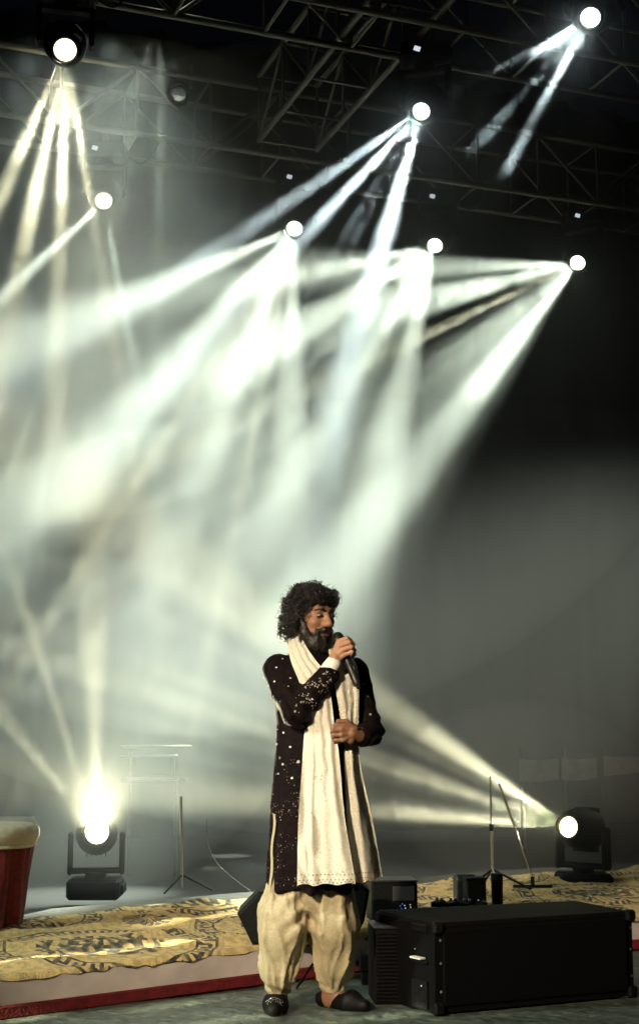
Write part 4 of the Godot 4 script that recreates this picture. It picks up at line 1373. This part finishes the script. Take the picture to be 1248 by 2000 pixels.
func wash_lamp(label: String, at: Vector3, to: Vector3, angle: float, energy: float, tone: Color, hung := false) -> void:
	var foot := at + Vector3.UP * 0.5 if hung else Vector3(at.x, -1.2 if at.z > -4.6 else 0.0, at.z)
	var t := thing("wash_lamp", label, "stage light", foot)
	var top := at - foot
	var dir := (to - at).normalized()
	if hung:
		rod("hanger", t, Vector3.ZERO, top + Vector3.UP * 0.16, 0.02, M.gear_black)
	else:
		for k in 3:
			var d := Vector3(cos(TAU * k / 3), 0, sin(TAU * k / 3))
			rod("leg", t, Vector3(0, 0.7, 0), d * 0.7 + Vector3.UP * 0.02, 0.016, M.gear_black)
		rod("pole", t, Vector3(0, 0.3, 0), top - Vector3.UP * 0.2, 0.02, M.gear_black)
	var head := put("head", lathe([Vector2(0, -0.3), Vector2(0.12, -0.28), Vector2(0.16, -0.1), Vector2(0.17, 0.06), Vector2(0.16, 0.06), Vector2(0.15, 0.0), Vector2(0, -0.01)]), M.lamp_black, t, Transform3D(facing(dir), top))
	var glass := StandardMaterial3D.new()
	glass.resource_name = "lens_glow"
	glass.emission_enabled = true
	glass.emission = tone
	glass.emission_energy_multiplier = 4.0
	put("lens", lathe([Vector2(0.15, 0.01), Vector2(0.1, 0.03), Vector2(0, 0.04)]), glass, head)
	var s := SpotLight3D.new()
	s.name = "lamp_light"
	t.add_child(s)
	s.position = top + dir * 0.09
	s.basis = Basis.looking_at(dir, Vector3.UP)
	s.spot_angle = angle
	s.spot_angle_attenuation = 1.0
	s.light_energy = energy
	s.light_color = tone
	s.light_size = 0.14
	s.spot_range = 60.0
	s.spot_attenuation = 2.0
	s.shadow_enabled = true

# ---------------------------------------------------------------- gear on the stage

func flat(v: Vector3) -> Vector2:
	return Vector2(v.x, v.z)

func build_gear() -> void:
	# --- big black cabinet lying in front of the riser
	var fl: Vector3 = Vector3(0.465, 0, -5.797)
	var fr: Vector3 = Vector3(1.348, 0, -6.179)
	var ch: Vector3 = Vector3(0.361, 0, -5.95)
	var along := flat(fr - fl).normalized()
	var inward := Vector2(along.y, -along.x)
	if inward.y > 0: inward = -inward
	var cab := thing("speaker_cabinet", "large black carpeted speaker cabinet lying on the floor at the front corner", "speaker", Vector3.ZERO)
	var plan := PackedVector2Array([flat(fl), flat(fr), flat(fr) + inward * 0.42, flat(ch) + inward * 0.30, flat(ch)])
	put("body", prism(plan, 0.012, 0.362, 0.012), M.case_black, cab)
	var bs := Basis(Vector3(along.x, 0, along.y), Vector3.UP, Vector3(-inward.x, 0, -inward.y))
	var mid := (flat(fl) + flat(fr)) / 2 - inward * 0.006
	var long := flat(fl).distance_to(flat(fr))
	var front := box("grille", cab, Vector3(long - 0.07, 0.30, 0.012), Vector3(mid.x, 0.187, mid.y), M.grille_cloth, 0.004, bs)
	for s in [-1, 1]:
		for h in [-1, 1]:
			var e: Vector2 = mid + along * (long / 2 - 0.012) * s
			box("corner_protector", cab, Vector3(0.05, 0.05, 0.03), Vector3(e.x, 0.187 + 0.158 * h, e.y), M.gear_black, 0.01, bs)
		var q: Vector2 = mid + along * (long / 2 - 0.02) * s - inward * 0.008
		for h in [-0.09, 0.02, 0.11]:
			put("screw", lathe([Vector2(0, 0.0), Vector2(0.006, 0.0), Vector2(0.005, 0.003), Vector2(0, 0.004)], 8), M.steel, cab, Transform3D(facing(Vector3(-inward.x, 0, -inward.y)), Vector3(q.x, 0.187 + h, q.y)))
	# its cut-off side carries two deep sockets with a pale ledge between
	var sd := (flat(fl) - flat(ch)).normalized()
	var so := Vector2(sd.y, -sd.x)
	if so.x > 0: so = -so
	var sb := Basis(Vector3(sd.x, 0, sd.y), Vector3.UP, Vector3(sd.x, 0, sd.y).cross(Vector3.UP))
	var sm := (flat(fl) + flat(ch)) / 2 + so * 0.004
	var panel := Node3D.new()
	panel.name = "socket_panel"
	cab.add_child(panel)
	for h in [[0.335, 0.03], [0.205, 0.018], [0.075, 0.11]]:
		box("panel_bar", panel, Vector3(0.1, h[1], 0.014), Vector3(sm.x, h[0], sm.y), M.gear_black, 0.003, sb)
	box("pale_ledge", panel, Vector3(0.07, 0.008, 0.03), Vector3(sm.x + so.x * 0.012, 0.218, sm.y + so.y * 0.012), M.white_plastic, 0.002, sb)
	for h in [[0.11, 0.02], [0.25, -0.02]]:
		put("socket_light", lathe([Vector2(0, 0), Vector2(0.004, 0), Vector2(0.003, 0.003), Vector2(0, 0.004)], 8), M.steel, panel, Transform3D(facing(Vector3(so.x, 0, so.y)), Vector3(sm.x + so.x * 0.008 + sd.x * h[1], h[0], sm.y + so.y * 0.008 + sd.y * h[1])))

	# --- ribbed black case beside it
	var c0: Vector3 = Vector3(0.225, 0, -6.046)
	var c1: Vector3 = Vector3(0.357, 0, -5.993)
	var rib := thing("ribbed_case", "upright black equipment case with ribbed face between singer and cabinet", "equipment case", Vector3((c0.x + c1.x) / 2, 0, (c0.z + c1.z) / 2 - 0.12), 0.09)
	var wide := flat(c0).distance_to(flat(c1))
	box("body", rib, Vector3(wide, 0.306, 0.22), Vector3(0, 0.155, 0), M.gear_black, 0.006)
	for k in 19:
		box("rib", rib, Vector3(wide - 0.012, 0.008, 0.012), Vector3(0, 0.018 + 0.0152 * k, 0.114), M.gear_black, 0.003)
	box("top_edge", rib, Vector3(wide + 0.006, 0.006, 0.23), Vector3(0, 0.3125, 0), M.steel_dark, 0.002)
	# --- small low block at its foot
	var lb := thing("dark_block", "small dark block pushed against the ribbed case", "block", Vector3(0.224, 0, -6.414) + Vector3(0, 0, -0.1))
	box("block", lb, Vector3(0.09, 0.075, 0.1), Vector3(0, 0.1, 0), M.gear_black, 0.006)
	box("foot", lb, Vector3(0.07, 0.0625, 0.08), Vector3(0, 0.032, 0), M.gear_black, 0.004)

	# --- control box with lights standing on the riser
	var cb := thing("control_box", "black control box with tiny lit indicators on the carpet", "control box", Vector3(0.366, 0.175, -7.137) + Vector3(0, 0.005, -0.1), 0.1)
	box("body", cb, Vector3(0.232, 0.2, 0.2), Vector3(0, 0.1, 0), M.gear_black, 0.008)
	box("lid", cb, Vector3(0.238, 0.01, 0.206), Vector3(0, 0.205, 0), M.steel_dark, 0.003)
	box("faceplate", cb, Vector3(0.11, 0.07, 0.006), Vector3(0.045, 0.145, 0.102), M.faceplate, 0.002)
	for q in [[0.028, 0.085, 0], [0.034, 0.072, 0], [0.05, 0.087, 1], [0.054, 0.074, 1], [0.078, 0.09, 2], [0.08, 0.078, 2], [0.038, 0.094, 0], [0.06, 0.05, 0]]:
		put("indicator_light", lathe([Vector2(0, 0), Vector2(0.0032, 0), Vector2(0.0025, 0.002), Vector2(0, 0.003)], 8), [M.led_blue, M.led_white, M.led_amber][q[2]], cb, Transform3D(Basis(Vector3.RIGHT, PI / 2), Vector3(q[0], q[1], 0.1)))

	# --- pedal board with knobs, cups and a small box beside it
	var pb := thing("pedal_board", "low black pedal board with shiny knobs on the carpet", "pedal board", Vector3(0.736, 0.18, -7.304) + Vector3(0, 0.005, -0.12), -0.35)
	box("board", pb, Vector3(0.34, 0.03, 0.2), Vector3(0, 0.022, 0), M.gear_black, 0.008)
	box("front_rail", pb, Vector3(0.36, 0.008, 0.01), Vector3(0, 0.042, 0.1), M.steel, 0.002)
	for k in 4:
		var x := -0.12 + 0.075 * k
		var pd := box("pedal", pb, Vector3(0.055, 0.03, 0.1), Vector3(x, 0.052, 0.01), M.gear_black, 0.005)
		for s in [-1, 1]:
			put("knob", lathe([Vector2(0, 0), Vector2(0.009, 0), Vector2(0.008, 0.014), Vector2(0, 0.016)], 10), M.chrome if k % 2 else M.steel, pd, Transform3D(Basis(), Vector3(0.013 * s, 0.015, -0.02)))
	var bx := thing("black_box", "small upright black box behind the pedal board", "box", Vector3(0.813, 0.18, -7.342) + Vector3(0, 0.004, -0.14), 0.15)
	box("body", bx, Vector3(0.105, 0.175, 0.09), Vector3(0, 0.0875, 0), M.gear_black, 0.006)
	box("lid", bx, Vector3(0.11, 0.012, 0.094), Vector3(0, 0.18, 0), M.gear_black, 0.003)
	var b2 := thing("squat_case", "dim squat case half hidden behind the small black box", "case", Vector3(0.794, 0.18, -7.602) + Vector3(0, 0.004, -0.2), 0.1)
	box("body", b2, Vector3(0.11, 0.17, 0.1), Vector3(0, 0.085, 0), M.steel_dark, 0.008)
	box("latch", b2, Vector3(0.02, 0.03, 0.008), Vector3(0, 0.13, 0.053), M.steel, 0.002)
	var cup := thing("drink_cup", "tall black cup with a pale straw next to the small box", "cup", Vector3(0.944, 0.18, -7.48) + Vector3(0, 0.004, -0.1))
	put("cup", lathe([Vector2(0, 0), Vector2(0.026, 0), Vector2(0.028, 0.004), Vector2(0.033, 0.185), Vector2(0.035, 0.19), Vector2(0.033, 0.195), Vector2(0.0, 0.196)], 20), M.gear_black, cup)
	rod("straw", cup, Vector3(-0.01, 0.19, 0), Vector3(-0.03, 0.235, 0), 0.0035, M.white_plastic)
	var pad := thing("white_pad", "little white pad lying behind the cabinet's top edge", "pad", Vector3(0.666, 0.18, -7.1) + Vector3(0, 0.003, -0.02))
	put("pad", lathe([Vector2(0, 0), Vector2(0.042, 0), Vector2(0.048, 0.008), Vector2(0.046, 0.02), Vector2(0.0, 0.024)], 18), M.white_plastic, pad)
	put("rim", lathe([Vector2(0.046, 0.004), Vector2(0.051, 0.007), Vector2(0.047, 0.011)], 18), M.steel, pad)

	# --- floor monitor behind the singer's legs
	var wd := thing("floor_monitor", "black wedge floor monitor standing on the carpet behind the singer's legs", "speaker", Vector3(-0.055, 0.17, -6.455) + Vector3(0, 0.002, -0.38))
	var o: Vector3 = Vector3(-0.055, 0.17, -6.455)
	var outline := PackedVector2Array()
	for p in [Vector3(-0.375, 0.307, -6.5), Vector3(-0.278, 0.402, -6.5), Vector3(0.178, 0.447, -6.5), Vector3(0.229, 0.407, -6.5), Vector3(0.205, 0.275, -6.5), Vector3(0.153, 0.172, -6.5), Vector3(-0.304, 0.168, -6.5)]:
		outline.append(Vector2(p.x - o.x, -(p.y - o.y + 0.002)))
	put("body", prism(outline, -0.06, 0.24, 0.015), M.gear_black, wd, Transform3D(Basis(Vector3.RIGHT, PI / 2), Vector3(0, 0, 0.1)))
	box("grille", wd, Vector3(0.4, 0.14, 0.01), Vector3(-0.02, 0.12, 0.346), M.grille_cloth, 0.003)
	rod("carry_handle", wd, Vector3(-0.1, 0.245, 0.2), Vector3(0.1, 0.245, 0.2), 0.012, M.gear_black)

	# --- red draped pedestal at the edge
	var pd := thing("draped_pedestal", "round pedestal draped in dark red cloth with puffed cream top", "pedestal", Vector3(-1.577, 0.175, -6.926) + Vector3(0, 0, 0.0))
	var cloth := []
	for j in 15:
		var f := j / 14.0
		var line := PackedVector3Array()
		for i in 97:
			var a := TAU * i / 96
			var r := lerpf(0.185, 0.115, pow(f, 0.8)) + (0.006 + 0.012 * f) * sin(a * 9.0 + sin(a * 3.0)) + 0.004 * sin(a * 23.0 + f * 4.0)
			line.append(Vector3(-sin(a) * r, lerpf(0.44, 0.012, f), cos(a) * r))
		cloth.append(line)
	put("drape", sheet(cloth, 0.006), M.red_cloth, pd)
	put("cream_top", lathe([Vector2(0, 0.40), Vector2(0.17, 0.40), Vector2(0.19, 0.412), Vector2(0.206, 0.45), Vector2(0.207, 0.475), Vector2(0.2, 0.495), Vector2(0.17, 0.508), Vector2(0.08, 0.515), Vector2(0, 0.516)], 40), M.cream_cloth, pd)
	put("hem", lathe([Vector2(0.186, 0.398), Vector2(0.196, 0.404), Vector2(0.19, 0.412)], 40), M.cream_cloth, pd)
	var cn := thing("cable_connector", "black cable plug with pale ring lying by the red pedestal", "plug", Vector3(-1.516, 0.185, -6.906))
	rod("barrel", cn, Vector3(-0.035, 0.0, 0.01), Vector3(0.012, 0.0, 0.0), 0.014, M.gear_black)
	rod("pale_ring", cn, Vector3(0.012, 0, 0), Vector3(0.018, 0, -0.001), 0.0155, M.white_plastic)
	rod("sleeve", cn, Vector3(0.018, 0, -0.001), Vector3(0.04, 0.0, -0.006), 0.012, M.gear_black, 0.006)

	# --- stands with shiny poles in the floor lamp's rays
	var st := thing("microphone_stand", "thin upright microphone stand glinting in the floor lamp's rays", "microphone stand", Vector3(1.049, 0.175, -8.63))
	var top: Vector3 = Vector3(1.036, 0.855, -8.55) - st.position
	rod("pole", st, Vector3(0, 0.1, 0), top * 0.55, 0.0085, M.steel)
	rod("upper_pole", st, top * 0.55, top, 0.006, M.chrome)
	put("collar", lathe([Vector2(0.006, -0.02), Vector2(0.014, -0.02), Vector2(0.014, 0.02), Vector2(0.006, 0.02)], 10), M.gear_black, st, Transform3D(facing(top), top * 0.55))
	for k in 3:
		var d := Vector3(cos(TAU * k / 3 + 0.4), 0, sin(TAU * k / 3 + 0.4))
		rod("leg", st, Vector3(0, 0.12, 0), d * 0.24 + Vector3.UP * 0.012, 0.007, M.gear_black)
	var st2 := thing("slanted_stand", "leaning shiny pole stand next to the upright microphone stand", "stand", Vector3(1.303, 0.175, -8.711))
	var tip: Vector3 = Vector3(1.095, 0.81, -8.6) - st2.position
	rod("boom", st2, Vector3(0, 0.06, 0), tip, 0.006, M.chrome)
	rod("foot_bar", st2, Vector3(-0.12, 0.012, 0), Vector3(0.12, 0.012, 0), 0.009, M.gear_black)
	rod("pivot", st2, Vector3(0, 0.005, 0), Vector3(0, 0.07, 0), 0.012, M.gear_black)
	var st3 := thing("light_stand", "slim dim stand pole rising from the carpet in the haze", "stand", Vector3(-0.821, 0.175, -8.525))
	rod("pole", st3, Vector3(0, 0.02, 0), Vector3(-0.834, 0.735, -8.5) - st3.position, 0.008, M.steel)
	for k in 3:
		var d := Vector3(cos(TAU * k / 3), 0, sin(TAU * k / 3))
		rod("leg", st3, Vector3(0, 0.1, 0), d * 0.18 + Vector3.UP * 0.01, 0.006, M.gear_black)
	cable("pale_cable", "thin pale cable sagging behind the singer down to the carpet", [Vector3(-0.685, 0.596, -8.6), Vector3(-0.666, 0.452, -8.5), Vector3(-0.594, 0.342, -8.4), Vector3(-0.484, 0.265, -8.3), Vector3(-0.395, 0.215, -8.2)], 0.002, M.steel_dark)
	cable("black_cable", "black cable running down the riser front between the singer's feet", [Vector3(0.028, 0.154, -6.62), Vector3(0.005, 0.124, -6.58), Vector3(-0.046, 0.067, -6.5), Vector3(-0.1, 0.01, -6.36)], 0.006, M.gear_black)

	# --- keyboard rack dim in the haze
	var rk := thing("equipment_rack", "hazy metal rack with three level rails behind the smoke", "rack", Vector3(-1.25, 0, -10.9))
	for q in [[Vector3(-1.544, 0.997, -10.9), Vector3(-0.995, 1.001, -10.9), 0.014], [Vector3(-1.543, 0.922, -10.9), Vector3(-1.098, 0.93, -10.9), 0.01], [Vector3(-1.491, 0.746, -10.9), Vector3(-1.087, 0.754, -10.9), 0.016]]:
		rod("rail", rk, q[0] - rk.position, q[1] - rk.position, q[2], M.steel_dark)
	for x in [-0.22, 0.14]:
		rod("upright", rk, Vector3(x, 0.02, -0.03), Vector3(x, 1.02, -0.03), 0.014, M.steel_dark)
	box("amplifier", rk, Vector3(0.3, 0.14, 0.3), Vector3(-0.05, 0.85, -0.2), M.gear_black, 0.01)
	box("shelf", rk, Vector3(0.5, 0.03, 0.36), Vector3(-0.04, 0.74, -0.2), M.gear_black, 0.005)

	# --- pale barrier strip far behind, between dark posts
	var bn := thing("barrier_banner", "pale sagging cloth strip between dark posts far behind the floor lamp", "barrier", Vector3(2.75, 0, -13.6))
	for seg in [[Vector3(1.934, 0.846, -13.6), Vector3(2.311, 0.851, -13.6), Vector3(1.93, 0.632, -13.6), Vector3(2.306, 0.651, -13.6)], [Vector3(2.341, 0.856, -13.6), Vector3(2.679, 0.861, -13.6), Vector3(2.336, 0.646, -13.6), Vector3(2.673, 0.666, -13.6)], [Vector3(2.749, 0.871, -13.6), Vector3(3.503, 0.885, -13.6), Vector3(2.743, 0.68, -13.6), Vector3(3.5, 0.797, -13.6)]]:
		var rows := []
		for j in 5:
			var line := PackedVector3Array()
			for i in 14:
				var f := i / 13.0
				var p: Vector3 = (seg[0] as Vector3).lerp(seg[1], f).lerp((seg[2] as Vector3).lerp(seg[3], f), j / 4.0)
				line.append(p + Vector3(0, -0.016 * sin(f * PI), 0.02 * sin(f * 9.0)) - bn.position)
			rows.append(line)
		put("cloth_panel", sheet(rows, 0.006), M.pale_cloth, bn)
	for x in [-0.79, -0.384, 0.005, 0.83]:
		rod("post", bn, Vector3(x, 0, -0.03), Vector3(x, 0.95, -0.03), 0.022, M.gear_black)
	var rp := thing("rear_platform", "pale edge of a low rear platform behind the red pedestal", "platform", Vector3(-3.2, 0, -10.6))
	box("deck", rp, Vector3(1.9, 0.06, 1.2), Vector3(0, 0.42, 0), M.pale_cloth, 0.01)
	for x in [-0.8, 0.8]:
		for z in [-0.5, 0.5]:
			box("leg", rp, Vector3(0.06, 0.4, 0.06), Vector3(x, 0.2, z), M.gear_black, 0.005)
